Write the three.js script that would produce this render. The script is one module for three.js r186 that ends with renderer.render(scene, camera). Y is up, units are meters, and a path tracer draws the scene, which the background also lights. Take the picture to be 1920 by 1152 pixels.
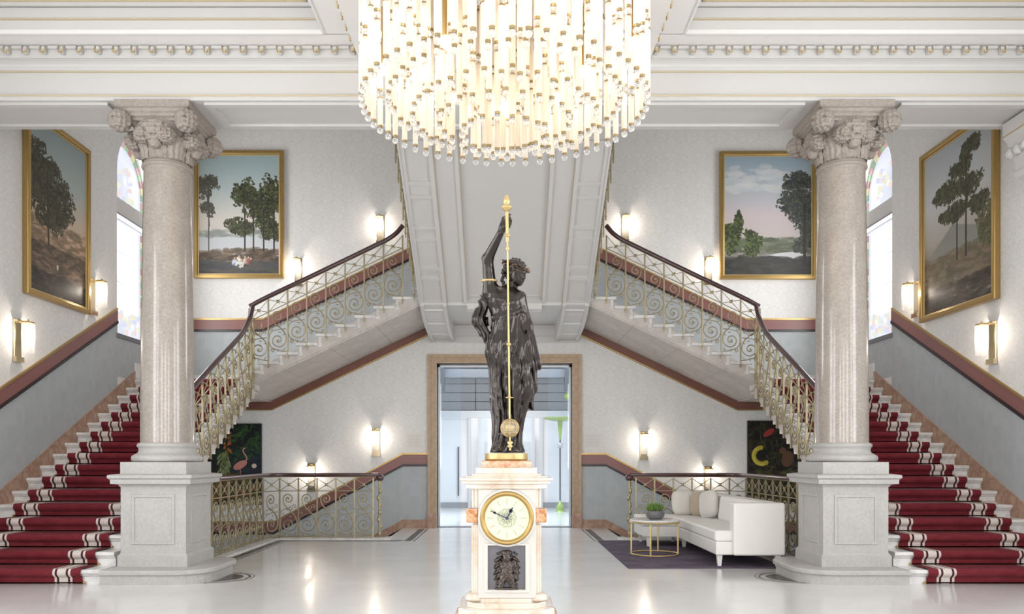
import * as THREE from 'three';
import { RoundedBoxGeometry } from 'three/addons/geometries/RoundedBoxGeometry.js';
import { mergeGeometries, mergeVertices } from 'three/addons/utils/BufferGeometryUtils.js';
import { RectAreaLightUniformsLib } from 'three/addons/lights/RectAreaLightUniformsLib.js';

// ---------------------------------------------------------------- camera, light, exposure
const FPX = 1450, VX = 946, VY = 860, EYE = 1.42;
const scene = new THREE.Scene();
const renderer = new THREE.WebGLRenderer();
renderer.toneMapping = THREE.LinearToneMapping;
renderer.toneMappingExposure = 1.29;
renderer.shadowMap.enabled = true;
RectAreaLightUniformsLib.init();
const camera = new THREE.PerspectiveCamera(2 * Math.atan(1152 / 2 / FPX) * 180 / Math.PI, 1920 / 1152, 0.1, 120);
camera.position.set(0, EYE, 0);
camera.setViewOffset(1920, 1152, 960 - VX, 576 - VY, 1920, 1152);
camera.updateProjectionMatrix();
scene.background = new THREE.Color(0.75, 0.85, 1.0);

const WINDOW_DAY = new THREE.Color(0.97, 0.985, 1.0);
function areaLight(w, h, color, intensity, pos, look, name) {
  const l = new THREE.RectAreaLight(color, intensity, w, h);
  l.name = name; l.position.set(...pos); l.lookAt(...look); scene.add(l); return l;
}
const HALL = 6.54;                      // half width of the hall
const DB = 15.8;                        // depth of the back wall
// daylight of the two stair windows
areaLight(1.55, 3.2, WINDOW_DAY, 5.2, [-HALL - 0.32, 5.2, -13.9], [0, 5.2, -13.9], 'stair_window_daylight');
areaLight(1.55, 3.2, WINDOW_DAY, 5.2, [HALL + 0.32, 5.2, -13.9], [0, 5.2, -13.9], 'stair_window_daylight_001');
// daylight of the three tall entrance windows behind the photographer
const HALL_DAY = new THREE.Color(0.95, 0.98, 1.0);
for (const [i, x] of [-4.2, 0, 4.2].entries()) areaLight(2.2, 4.2, HALL_DAY, 2.3, [x, 3.0, 5.9], [x, 3.0, 0], 'entrance_window_daylight_00' + i);
// and of the four tall windows in the side walls of the hall, beside the photographer
for (const s of [-1, 1]) for (const d of [1.5, 5]) areaLight(2.2, 4.2, HALL_DAY, 2.4, [s * (HALL - 0.03), 3.0, -d], [0, 3.0, -d], 'hall_window_daylight');

// ---------------------------------------------------------------- helpers
let seed = 7;
const rnd = () => { seed = (seed * 16807) % 2147483647; return (seed - 1) / 2147483646; };
const PI = Math.PI, V3 = (x, y, z) => new THREE.Vector3(x, y, z);
const used = {};
function numbered(n) { const k = used[n] = (used[n] ?? -1) + 1; return k ? n + '_' + String(k).padStart(3, '0') : n; }
function thing(name, label, category, pos = [0, 0, 0], group, turn = 0) {
  const o = new THREE.Group(); o.name = numbered(name); o.position.set(...pos); o.rotation.y = turn;
  o.userData = { label, category }; if (group) o.userData.group = group; scene.add(o); return o;
}
function part(name, geo, mat, parent, pos, rot) {
  const m = new THREE.Mesh(geo, mat); m.name = name; m.castShadow = m.receiveShadow = true;
  if (pos) m.position.set(...pos); if (rot) m.rotation.set(...rot); parent.add(m); return m;
}
function struct(name, geo, mat, label) {
  const m = geo ? new THREE.Mesh(geo, mat) : new THREE.Group(); m.name = name; m.castShadow = m.receiveShadow = true;
  m.userData.kind = 'structure'; if (label) { m.userData.label = label; m.userData.category = name.split('_')[0]; } scene.add(m); return m;
}
function boxUV(g0) {                       // uv in metres from the dominant face direction
  const g = g0.index ? g0.toNonIndexed() : g0; const p = g.attributes.position, n = p.count, uv = new Float32Array(n * 2);
  const a = V3(), b = V3(), c = V3();
  for (let i = 0; i < n; i += 3) {
    a.fromBufferAttribute(p, i); b.fromBufferAttribute(p, i + 1); c.fromBufferAttribute(p, i + 2);
    const nn = b.clone().sub(a).cross(c.clone().sub(a)); const ax = Math.abs(nn.x), ay = Math.abs(nn.y), az = Math.abs(nn.z);
    for (let k = 0; k < 3; k++) { const q = [a, b, c][k]; let u, v; if (ax >= ay && ax >= az) { u = q.z; v = q.y; } else if (ay >= az) { u = q.x; v = q.z; } else { u = q.x; v = q.y; } uv[(i + k) * 2] = u; uv[(i + k) * 2 + 1] = v; }
  }
  g.setAttribute('uv', new THREE.BufferAttribute(uv, 2)); return g;
}
const clean = g => { const h = g.index ? g.toNonIndexed() : g; for (const k of Object.keys(h.attributes)) if (!['position', 'normal', 'uv'].includes(k)) h.deleteAttribute(k); return h; };
const merge = list => mergeGeometries(list.map(clean), false);
const at = (g, x, y, z) => g.translate(x, y, z);
const bx = (w, h, d, x = 0, y = 0, z = 0) => boxUV(new THREE.BoxGeometry(w, h, d).translate(x, y, z));
const box2 = (x0, x1, y0, y1, d0, d1) => bx(Math.abs(x1 - x0), Math.abs(y1 - y0), Math.abs(d1 - d0), (x0 + x1) / 2, (y0 + y1) / 2, -(d0 + d1) / 2);
const rbx = (w, h, d, r = 0.01, seg = 2) => boxUV(new RoundedBoxGeometry(w, h, d, seg, r));
const cyl = (r0, r1, h, n = 16, x = 0, y = 0, z = 0) => new THREE.CylinderGeometry(r1, r0, h, n).translate(x, y, z);
function basis(g, X, Y, Z) { g.applyMatrix4(new THREE.Matrix4().makeBasis(V3(...X), V3(...Y), V3(...Z))); return g; }
const shapeOf = (pts, holes = []) => { const s = new THREE.Shape(pts.map(p => new THREE.Vector2(...p))); for (const h of holes || []) s.holes.push(h instanceof THREE.Path ? h : new THREE.Path(h.map(p => new THREE.Vector2(...p)))); return s; };
const ext = (s, depth, bevel = 0, curve = 10) => new THREE.ExtrudeGeometry(s, bevel ? { depth: depth - 2 * bevel, bevelEnabled: true, bevelSize: bevel, bevelThickness: bevel, bevelSegments: 2, bevelOffset: -bevel, curveSegments: curve } : { depth, bevelEnabled: false, curveSegments: curve }).translate(0, 0, bevel);
// profile of (depth, height) run along x;  of (x, height) run along depth;  of (x, depth) run up
const prismX = (pts, x0, x1, holes, bevel) => boxUV(basis(ext(pts instanceof THREE.Shape ? pts : shapeOf(pts, holes), x1 - x0, bevel), [0, 0, -1], [0, 1, 0], [1, 0, 0]).translate(x0, 0, 0));
const prismZ = (pts, d0, d1, holes, bevel) => boxUV(ext(pts instanceof THREE.Shape ? pts : shapeOf(pts, holes), d1 - d0, bevel).translate(0, 0, -d1));
const prismY = (pts, h0, h1, holes, bevel) => boxUV(basis(ext(pts instanceof THREE.Shape ? pts : shapeOf(pts, holes), h1 - h0, bevel, 16), [1, 0, 0], [0, 0, -1], [0, 1, 0]).translate(0, h0, 0));
const mx = (s, pts) => s > 0 ? pts : pts.map(([x, y]) => [-x, y]).reverse();      // mirror an (x, .) profile
const xr = (s, a, b) => s > 0 ? [a, b] : [-b, -a];
function squareLathe(profile) {            // profile of (half width, height): a square moulding stack
  const pos = [];
  const c = (r, h, k) => [[r, h, r], [-r, h, r], [-r, h, -r], [r, h, -r]][k % 4];
  for (let i = 0; i + 1 < profile.length; i++) { const [r0, h0] = profile[i], [r1, h1] = profile[i + 1];
    for (let k = 0; k < 4; k++) { const a = c(r0, h0, k), b = c(r0, h0, k + 1), d = c(r1, h1, k), e = c(r1, h1, k + 1); pos.push(...a, ...d, ...b, ...b, ...d, ...e); } }
  for (const [i, f] of [[0, 0], [profile.length - 1, 1]]) { const [r, h] = profile[i]; const q = [0, 1, 2, 3].map(k => c(r, h, k)); const t = f ? [0, 2, 1, 0, 3, 2] : [0, 1, 2, 0, 2, 3]; for (const k of t) pos.push(...q[k]); }
  const g = new THREE.BufferGeometry(); g.setAttribute('position', new THREE.Float32BufferAttribute(pos, 3)); boxUV(g); g.computeVertexNormals(); return g;
}
const lathe = (pts, n = 32) => new THREE.LatheGeometry(pts.map(p => new THREE.Vector2(...p)), n);
const crv = pts => new THREE.CatmullRomCurve3(pts.map(p => p.isVector3 ? p : V3(...p)), false, 'centripetal');
const tube = (pts, r, seg, rad = 6) => new THREE.TubeGeometry(crv(pts), seg, r, rad, false);
function bar(a, b, r, n = 5) { const A = V3(...a), B = V3(...b), d = B.clone().sub(A); const g = new THREE.CylinderGeometry(r, r, d.length(), n); g.applyQuaternion(new THREE.Quaternion().setFromUnitVectors(V3(0, 1, 0), d.normalize())); return g.translate((A.x + B.x) / 2, (A.y + B.y) / 2, (A.z + B.z) / 2); }

// ---------------------------------------------------------------- textures
function hash(x, y, s) { let h = (x * 374761393 + y * 668265263 + s * 1442695041) | 0; h = Math.imul(h ^ (h >>> 13), 1274126177); return ((h ^ (h >>> 16)) >>> 0) / 4294967295; }
function vnoise(u, v, n, s) { const x = u * n, y = v * n, i = Math.floor(x), j = Math.floor(y), f = x - i, g = y - j, m = k => ((k % n) + n) % n; const a = f * f * (3 - 2 * f), b = g * g * (3 - 2 * g); const q = (p, r) => hash(m(p), m(r), s); return (q(i, j) * (1 - a) + q(i + 1, j) * a) * (1 - b) + (q(i, j + 1) * (1 - a) + q(i + 1, j + 1) * a) * b; }
function fbm(u, v, n, s, o = 4) { let a = 0, w = 0.5, t = 0; for (let k = 0; k < o; k++) { a += w * vnoise(u, v, n << k, s + k); t += w; w /= 2; } return a / t; }
function dataTex(N, size, fn, srgb = true, M = N) {
  const d = new Uint8Array(N * M * 4);
  for (let j = 0; j < M; j++) for (let i = 0; i < N; i++) { const c = fn((i + 0.5) / N, (j + 0.5) / M); const k = (j * N + i) * 4; d[k] = c[0]; d[k + 1] = c[1]; d[k + 2] = c[2]; d[k + 3] = 255; }
  const t = new THREE.DataTexture(d, N, M); t.magFilter = THREE.LinearFilter; t.minFilter = THREE.LinearFilter; t.wrapS = t.wrapT = THREE.RepeatWrapping; if (srgb) t.colorSpace = THREE.SRGBColorSpace; if (size) t.repeat.set(1 / size, 1 / size); t.needsUpdate = true; return t;
}
const mixc = (a, b, t) => a.map((x, i) => x + (b[i] - x) * t);
const granite = (base, dark, light, size, s) => dataTex(256, size, (u, v) => { const n = hash(Math.floor(u * 256), Math.floor(v * 256), s), m = fbm(u, v, 32, s, 2), b = fbm(u, v, 5, s + 9, 3); let c = mixc(base, light, (m - 0.5) * 0.9 + (b - 0.5) * 0.5); if (n > 0.72) c = mixc(c, dark, 0.42 * (n - 0.72) / 0.28); return c; });
const marble = (base, vein, size, s, sharp = 7, amt = 0.7) => dataTex(256, size, (u, v) => { const w = fbm(u, v, 4, s, 5), w2 = fbm(u, v, 6, s + 20, 4); const r = Math.pow(1 - Math.abs(2 * w - 1), sharp); return mixc(mixc(base, vein, r * amt), vein, (w2 - 0.5) * 0.35); });
function canvasTex(w, h, draw) { const c = document.createElement('canvas'); c.width = w; c.height = h; draw(c.getContext('2d'), w, h); const t = new THREE.CanvasTexture(c); t.colorSpace = THREE.SRGBColorSpace; return t; }

const texWall = (() => { // pale medallion damask
  const N = 512, petals = (x, y) => { const r = Math.hypot(x, y), a = Math.atan2(y, x); return Math.abs(r - 0.30 - 0.05 * Math.cos(6 * a)) < 0.016 || Math.abs(r - 0.17 - 0.05 * Math.cos(8 * a)) < 0.014 || (r < 0.1 && Math.cos(5 * a) > 0.3 && r > 0.03) || Math.abs(r - 0.40) < 0.007; };
  return dataTex(N, 0.62, (u, v) => { let p = petals(u - 0.5, v - 0.5); if (!p) { const x = u > 0.5 ? u - 1 : u, y = v > 0.5 ? v - 1 : v; p = petals(x, y); } const n = (fbm(u, v, 16, 3, 3) - 0.5) * 10 + (hash(u * N | 0, v * N | 0, 5) - 0.5) * 6; const b = p ? [226, 225, 223] : [233, 232, 230]; return b.map(c => c + n); });
})();
const texGran = granite([167, 157, 148], [96, 86, 80], [192, 183, 174], 0.55, 11);
const texPed = granite([180, 177, 174], [138, 134, 131], [198, 196, 193], 0.5, 12);
const texStep = marble([226, 224, 222], [180, 178, 180], 0.9, 13, 9, 0.5);
const texSkirt = marble([186, 156, 136], [146, 106, 86], 0.6, 14, 5, 0.7);
const texLinen = dataTex(256, 0.6, (u, v) => { const n = (hash(u * 256 | 0, 0, 2) - 0.5) * 9 + (hash(u * 256 | 0, v * 256 | 0, 3) - 0.5) * 9 + (fbm(u, v, 6, 4, 3) - 0.5) * 14; return [181 + n, 187 + n, 190 + n]; });
const texFloor = dataTex(512, 2.2, (u, v) => { const n = (fbm(u, v, 6, 31, 4) - 0.5) * 14 + (hash(u * 512 | 0, v * 512 | 0, 8) - 0.5) * 9; return [223 + n, 222 + n, 221 + n]; });
const texCarpet = (() => { // across the runner: red field, cream bands with thin lines each side
  const W = 1.54, cream = [214, 203, 196], red = [112, 27, 38], dark = [68, 16, 26];
  const t = dataTex(512, 0, (u, v) => { const e = Math.min(u, 1 - u) * W; let c = red; if ((e > 0.115 && e < 0.14) || (e > 0.165 && e < 0.265) || (e > 0.29 && e < 0.315)) c = cream; else if (e > 0.115 && e < 0.315) c = dark; const n = (hash(u * 512 | 0, v * 256 | 0, 41) - 0.5) * 26 + (fbm(u, v, 12, 42, 3) - 0.5) * 26; return c.map(k => Math.max(0, k + n * (c === red ? 0.8 : 0.6))); }, true, 256); return t;
})();
const texOnyx = marble([226, 214, 200], [205, 168, 138], 0.5, 51, 6, 0.5);
const texAmber = marble([184, 112, 58], [226, 196, 160], 0.16, 52, 5, 0.8);
const texTop = marble([236, 234, 233], [170, 168, 172], 0.7, 53, 10, 0.7);
const texRug = dataTex(256, 1.2, (u, v) => { const n = (fbm(u, v, 5, 61, 4) - 0.5) * 46 + (hash(u * 256 | 0, v * 256 | 0, 62) - 0.5) * 22; return [84 + n, 72 + n, 88 + n]; });
const texSoffit = marble([206, 198, 192], [182, 172, 166], 0.8, 63, 6, 0.5);
const texFrameWood = marble([184, 157, 126], [160, 130, 100], 0.35, 64, 4, 0.5);
const texLeather = dataTex(256, 0.5, (u, v) => { const n = fbm(u, v, 24, 71, 3) * 255; return [n, n, n]; }, false);
const texNap = dataTex(256, 0.25, (u, v) => { const n = hash(u * 256 | 0, v * 256 | 0, 72) * 255; return [n, n, n]; }, false);

// ---------------------------------------------------------------- materials
const std = o => new THREE.MeshStandardMaterial(o), phy = o => new THREE.MeshPhysicalMaterial(o);
const MAT = {
  wall: std({ map: texWall, roughness: 0.75 }),
  white: std({ color: 0xd1cfcd, roughness: 0.55 }),
  ceil: std({ color: 0xedeae8, roughness: 0.7 }),
  gran: phy({ map: texGran, roughness: 0.22, clearcoat: 0.6, clearcoatRoughness: 0.07 }),
  carved: std({ map: texGran, roughness: 0.6 }),
  ped: std({ map: texPed, roughness: 0.42 }),
  step: std({ map: texStep, roughness: 0.3 }),
  skirt: std({ map: texSkirt, roughness: 0.35 }),
  dado: std({ map: texLinen, roughness: 0.7 }),
  band: std({ color: 0x8a5c58, roughness: 0.32 }),
  under: std({ color: 0x7d5244, roughness: 0.4 }),
  dark: std({ color: 0x2f2226, roughness: 0.3 }),
  gold: std({ color: 0xb3965f, metalness: 0.8, roughness: 0.32 }),
  gilt: std({ color: 0xcdb47e, metalness: 0.6, roughness: 0.36 }),
  leaf: std({ color: 0xcfc0a0, roughness: 0.5, metalness: 0.2 }),
  brass: std({ color: 0xada182, metalness: 0.6, roughness: 0.38 }),
  chrome: std({ color: 0xd8c8a8, metalness: 1, roughness: 0.12 }),
  wood: phy({ color: 0x46262a, roughness: 0.28, clearcoat: 0.8, clearcoatRoughness: 0.08 }),
  floor: phy({ map: texFloor, roughness: 0.22, clearcoat: 0.5, clearcoatRoughness: 0.13 }),
  inlay: std({ color: 0x454243, roughness: 0.3 }),
  carpet: std({ map: texCarpet, roughness: 0.95, bumpMap: null }),
  soffit: std({ map: texSoffit, roughness: 0.55 }),
  frame: std({ map: texFrameWood, roughness: 0.3 }),
  bronze: phy({ color: 0x261c17, metalness: 0.75, roughness: 0.3, clearcoat: 0.8, clearcoatRoughness: 0.17 }),
  relief: phy({ color: 0x3f322b, metalness: 0.7, roughness: 0.3, clearcoat: 0.8, clearcoatRoughness: 0.12 }),
  slate: std({ color: 0x77757c, roughness: 0.35 }),
  onyx: phy({ map: texOnyx, roughness: 0.22, clearcoat: 0.5 }),
  amber: phy({ map: texAmber, roughness: 0.2, clearcoat: 0.5 }),
  alab: std({ color: 0xdad6cf, roughness: 0.3 }),
  leather: std({ color: 0xe8e5e0, roughness: 0.45, bumpMap: texLeather, bumpScale: 0.0015 }),
  pillow: std({ color: 0xdcd8d1, roughness: 0.85, bumpMap: texLeather, bumpScale: 0.003 }),
  pillow2: std({ color: 0xb9ab96, roughness: 0.7, bumpMap: texLeather, bumpScale: 0.004 }),
  rug: std({ map: texRug, roughness: 1 }),
  top: std({ map: texTop, roughness: 0.12 }),
  clay: std({ color: 0x6b6a6d, roughness: 0.45 }),
  plant: std({ color: 0x6f8f45, roughness: 0.7 }),
  soil: std({ color: 0x3a2f28, roughness: 1 }),
  cap: std({ color: 0x9a8660, metalness: 0.6, roughness: 0.35 }),
  rod: phy({ color: 0xfaf4ea, roughness: 0.6, transmission: 0.55, thickness: 0 }),
  crystal: phy({ color: 0xffffff, roughness: 0.02, transmission: 0.92, thickness: 0.05, ior: 1.55 }),
  pane: phy({ color: 0xf6fbff, roughness: 0.02, transmission: 1, thickness: 0 }),
  tube: phy({ color: 0xffffff, roughness: 0.12, transmission: 0.92, thickness: 0 }),
  bulb: std({ color: 0xffffff, emissive: 0xfff6ea, emissiveIntensity: 5 }),
  glow: std({ color: 0xffffff, emissive: 0xffeed8, emissiveIntensity: 7 }),
  grey: std({ color: 0x8d8f94, roughness: 0.4 }),
  greyDark: std({ color: 0x4b4f55, roughness: 0.4, metalness: 0.3 }),
  alu: std({ color: 0xb9bcc0, roughness: 0.3, metalness: 0.6 }),
  lightWall: std({ color: 0xdedfe2, roughness: 0.5 }),
  green: phy({ color: 0x9cb45c, roughness: 0.2, transmission: 0.2, thickness: 0 }),
  linesText: std({ color: 0xc9c6c0, roughness: 0.8 }),
  plaque: std({ color: 0xe4e1dc, roughness: 0.5 }),
};
MAT.carpet.bumpMap = texNap; MAT.carpet.bumpScale = 0.002;

// ---------------------------------------------------------------- stair numbers
const R1 = 0.165, G1 = 0.308, D1 = 8.69, N1 = 17, LAND = R1 * N1, DL = D1 + (N1 - 1) * G1;   // first flight: up to the corner landing
const nose1 = d => R1 + (d - D1) * R1 / G1;                                             // height of the nosing line at a depth
const DF = 13.65, XN = 4.5;                                                            // front plane of the second flight; inner rail of the first
const R2 = 0.163, G2 = 0.341, X2 = -4.68;                                               // second flight (left one): first nosing
const MID = LAND + 10 * R2;                                                            // middle landing
const SLOPE2 = R2 / G2;

// ---------------------------------------------------------------- the shell
const CEIL = 6.4, TOP = 10;
{ // floor with the two openings of the lower stairs
  const outer = [[-7.2, -6], [7.2, -6], [7.2, 30], [-7.2, 30]];
  const hole = s => { const p = [[2.07, 13.62], [3.95, 13.62], [4.05, 13.58], [4.11, 13.48], [4.14, 13.35], [4.14, 10.3], [HALL, 10.3], [HALL, DB], [2.07, DB]]; return (s > 0 ? p : p.map(([x, y]) => [-x, y])); };
  struct('floor', prismY(outer, -0.3, 0, [hole(1), hole(-1)]), MAT.floor, 'polished pale stone floor of the hall');
  const wing = (s, n) => struct('floor_' + n, prismY(mx(s, [[4.6, 10.3], [HALL, 10.3], [HALL, DB], [4.6, DB]]), -1.6, -1.4), MAT.step, 'lower landing floor under the ' + (s < 0 ? 'left' : 'right') + ' flight');
  wing(-1, 'lower_left'); wing(1, 'lower_right');
}
function sideWall(s, name) { // with the arched window opening
  const w = new THREE.Path(); w.moveTo(13.05, 3.53); w.lineTo(14.75, 3.53); w.lineTo(14.75, 6.3); w.absarc(13.9, 6.3, 0.85, 0, PI, false); w.lineTo(13.05, 3.53);
  const sh = shapeOf([[-6, -3.5], [DB + 0.4, -3.5], [DB + 0.4, TOP], [-6, TOP]], [w, ...[1.5, 5].map(d => [[d - 1.15, 0.85], [d - 1.15, 5.15], [d + 1.15, 5.15], [d + 1.15, 0.85]])]);
  struct(name, prismX(sh, ...xr(s, HALL, HALL + 0.45)), MAT.wall, 'pale medallion-papered wall along the ' + (s < 0 ? 'left' : 'right') + ' staircase');
}
sideWall(-1, 'wall_left'); sideWall(1, 'wall_right');
struct('wall_back', prismZ([[-HALL, -3.5], [HALL, -3.5], [HALL, TOP], [-HALL, TOP]], DB, DB + 0.35, [[[-1.38, 0], [-1.38, 3.36], [1.38, 3.36], [1.38, 0]]]), MAT.wall, 'pale medallion-papered back wall of the stair hall');
struct('wall_front', prismZ([[-7, -0.3], [7, -0.3], [7, CEIL], [-7, CEIL]], -6.4, -6, [-4.2, 0, 4.2].map(x => [[x - 1.15, 0.85], [x - 1.15, 5.15], [x + 1.15, 5.15], [x + 1.15, 0.85]])), MAT.wall, 'entrance wall behind the photographer');
struct('ceiling', prismY([[-7, -6.4], [7, -6.4], [7, 9.3], [-7, 9.3]], CEIL + 0.02, CEIL + 0.3), MAT.ceil, 'white plaster ceiling of the hall');
struct('ceiling_stair', prismY([[-7, 9.3], [7, 9.3], [7, DB + 0.4], [-7, DB + 0.4]], TOP, TOP + 0.2), MAT.ceil, 'ceiling high above the stairs');
struct('wall_upper', prismZ([[-HALL, 6.1], [HALL, 6.1], [HALL, TOP], [-HALL, TOP]], 9.2, 9.5), MAT.ceil, 'wall above the great beam');
for (const [i, x] of [-4.2, 0, 4.2].entries()) { // entrance windows
  const w = struct('window_' + (i + 3), null, null, 'tall entrance window behind the photographer');
  part('pane', box2(x - 1.12, x + 1.12, 0.88, 5.12, -6.14, -6.12), std({ color: 0xffffff, emissive: 0xfffaf2, emissiveIntensity: 2 }), w);
  part('window_frame', merge([box2(x - 1.15, x - 1.08, 0.85, 5.15, -6.2, -6.0), box2(x + 1.08, x + 1.15, 0.85, 5.15, -6.2, -6.0), box2(x - 1.15, x + 1.15, 5.08, 5.15, -6.2, -6), box2(x - 1.15, x + 1.15, 0.85, 0.93, -6.2, -6), box2(x - 0.04, x + 0.04, 0.85, 5.15, -6.12, -6.06), box2(x - 1.1, x + 1.1, 3.6, 3.68, -6.12, -6.06)]), MAT.white, w);
}

{ let n = 6; for (const s of [-1, 1]) for (const d of [1.5, 5]) { // hall windows beside the photographer
  const w = struct('window_' + n++, null, null, 'tall hall window beside the photographer'), X = (d0, d1, y0, y1, o0, o1) => box2(...xr(s, HALL + o0, HALL + o1), y0, y1, d0, d1);
  part('pane', X(d - 1.12, d + 1.12, 0.88, 5.12, 0.1, 0.12), std({ color: 0xffffff, emissive: 0xf4f9ff, emissiveIntensity: 2 }), w);
  part('window_frame', merge([X(d - 1.15, d - 1.08, 0.85, 5.15, 0, 0.2), X(d + 1.08, d + 1.15, 0.85, 5.15, 0, 0.2), X(d - 1.08, d + 1.08, 5.08, 5.15, 0, 0.2), X(d - 1.08, d + 1.08, 0.85, 0.93, 0, 0.2), X(d - 0.04, d + 0.04, 0.93, 5.08, 0.04, 0.1)]), MAT.white, w);
} }

// ---------------------------------------------------------------- great beam and coffered ceiling
{
  const b = struct('trim_1', null, null, 'white plaster beam with gold lines carried by the two columns');
  part('beam', prismX([[9.72, 5.564], [8.95, 5.564], [8.95, 5.615], [8.975, 5.63], [8.975, 5.9], [8.945, 5.915], [8.945, 5.955], [8.93, 5.975], [8.9, 5.99], [8.86, 6.0], [8.86, 6.135], [9.0, 6.4], [9.72, 6.4]], -HALL, HALL), MAT.white, b);
  part('gold_line', box2(-HALL, HALL, 5.613, 5.627, 8.94, 8.98), MAT.leaf, b);
  part('gold_line', box2(-HALL, HALL, 5.896, 5.907, 8.955, 8.98), MAT.leaf, b);
  // raised frames on the underside between the columns
  for (const [x0, x1] of [[-6.45, -4.62], [-3.5, 3.5], [4.62, 6.45]]) for (const [a, c, e, f] of [[x0, x1, 9.0, 9.09], [x0, x1, 9.58, 9.67], [x0, x0 + 0.1, 9.09, 9.58], [x1 - 0.1, x1, 9.09, 9.58]]) part('soffit_moulding', box2(a, c, 5.535, 5.566, e, f), MAT.white, b);
}
{ // cornice of leaf-shaped brackets, left and right of the chandelier bay
  const bracket = merge([new RoundedBoxGeometry(0.05, 0.085, 0.05, 1, 0.012), new THREE.SphereGeometry(0.016, 8, 6).scale(0.8, 1.6, 0.7).translate(0, -0.02, 0.028)].map(boxUV));
  const curl = merge([tube([[-0.032, 0.03, 0.028], [-0.03, -0.005, 0.034], [-0.02, -0.034, 0.03]], 0.006, 8, 5), tube([[0.032, 0.03, 0.028], [0.03, -0.005, 0.034], [0.02, -0.034, 0.03]], 0.006, 8, 5), new THREE.SphereGeometry(0.012, 8, 6).translate(0, -0.028, 0.034)]);
  const lip = boxUV(new THREE.BoxGeometry(0.115, 0.03, 0.03));
  for (const s of [-1, 1]) {
    const c = struct(s < 0 ? 'trim_2' : 'trim_3', null, null, 'white and gold bracket cornice of the ' + (s < 0 ? 'left' : 'right') + ' ceiling bay');
    part('frieze', box2(...xr(s, 1.68, HALL), 6.0, 6.13, 8.84, 8.9), MAT.white, c);
    let n = 0;
    for (let x = 1.73; x < 6.3; x += 0.207) { part('bracket', bracket, MAT.white, c, [s * x, 6.07, -8.815]); part('gilt_leaf', curl, MAT.gilt, c, [s * x, 6.065, -8.81]); part('fret', lip, MAT.white, c, [s * (x + 0.1035), 6.108, -8.82]); }
    for (let d = 8.7; d > 5.4; d -= 0.207) { part('gilt_leaf', curl, MAT.gilt, c, [s * 1.665, 6.05, -d], [0, s * PI / 2, 0]); }
    // stepped coffer: flat band, then two faces stepping out to the ceiling
    part('coffer_band', merge([box2(...xr(s, 1.68, HALL), 6.135, 6.18, 8.58, 8.9), box2(...xr(s, 1.68, 2.02), 6.135, 6.18, 3, 8.6)]), MAT.ceil, c);
    part('coffer_step', merge([prismX([[8.62, 6.13], [8.585, 6.14], [8.575, 6.28], [8.62, 6.29]], ...xr(s, 2.0, HALL)), prismZ(mx(s, [[1.98, 6.13], [2.02, 6.14], [2.03, 6.28], [1.98, 6.29]]), 3, 8.6)]), MAT.white, c);
    part('gold_line', merge([box2(...xr(s, 2.03, HALL), 6.283, 6.295, 8.56, 8.58), box2(...xr(s, 2.03, 2.045), 6.283, 6.295, 3, 8.56)]), MAT.leaf, c);
    part('coffer_step', merge([box2(...xr(s, 2.03, HALL), 6.295, 6.4, 8.54, 8.62), box2(...xr(s, 1.98, 2.06), 6.295, 6.4, 3, 8.56)]), MAT.white, c);
    part('gold_line', merge([box2(...xr(s, 2.15, HALL), 6.397, 6.415, 8.4, 8.43), box2(...xr(s, 2.15, 2.18), 6.397, 6.415, 3, 8.43)]), MAT.leaf, c);
  }
  const m = struct('trim_4', null, null, 'flat plaster ceiling panel over the chandelier');
  part('panel', box2(-1.68, 1.68, 6.02, 6.42, 3, 8.95), MAT.ceil, m);
}
console.log('shell');

// ---------------------------------------------------------------- dados, bands and skirtings on the walls
const bandOff = 1.47;
function dadoSide(s) {
  const t = struct(s < 0 ? 'trim_5' : 'trim_6', null, null, 'grey-blue dado with red-brown band up the ' + (s < 0 ? 'left' : 'right') + ' staircase wall');
  const d0 = 8.3, d1 = 13.05, line = o => [[d0, nose1(d0) + o], [d1, nose1(d1) + o]];
  const strip = (lo, hi, th, mat, name) => part(name, prismX([...line(lo), ...line(hi).reverse()], ...xr(s, HALL - th, HALL + 0.002)), mat, t);
  strip(-0.25, bandOff - 0.25, 0.008, MAT.dado, 'dado');
  strip(bandOff - 0.275, bandOff - 0.225, 0.03, MAT.dark, 'dark_rail');
  strip(bandOff - 0.225, bandOff - 0.03, 0.018, MAT.band, 'band');
  strip(bandOff - 0.032, bandOff, 0.026, MAT.gold, 'gold_edge');
  part('skirting', prismX([[d0, nose1(d0) - 0.45], [DL + 0.03, nose1(DL + 0.03) - 0.45], [DL + 0.03, LAND + 0.155], ...line(0.14).reverse().map((p, i) => i ? p : [DL - 0.02, nose1(DL - 0.02) + 0.14])], ...xr(s, HALL - 0.03, HALL + 0.002)), MAT.skirt, t);
  part('dado', box2(...xr(s, HALL - 0.008, HALL + 0.002), LAND, 3.53, 13.05, DB), MAT.dado, t);
  part('skirting', box2(...xr(s, HALL - 0.03, HALL + 0.002), LAND, LAND + 0.3, DL + 0.03, DB), MAT.step, t);
}
dadoSide(-1); dadoSide(1);
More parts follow.
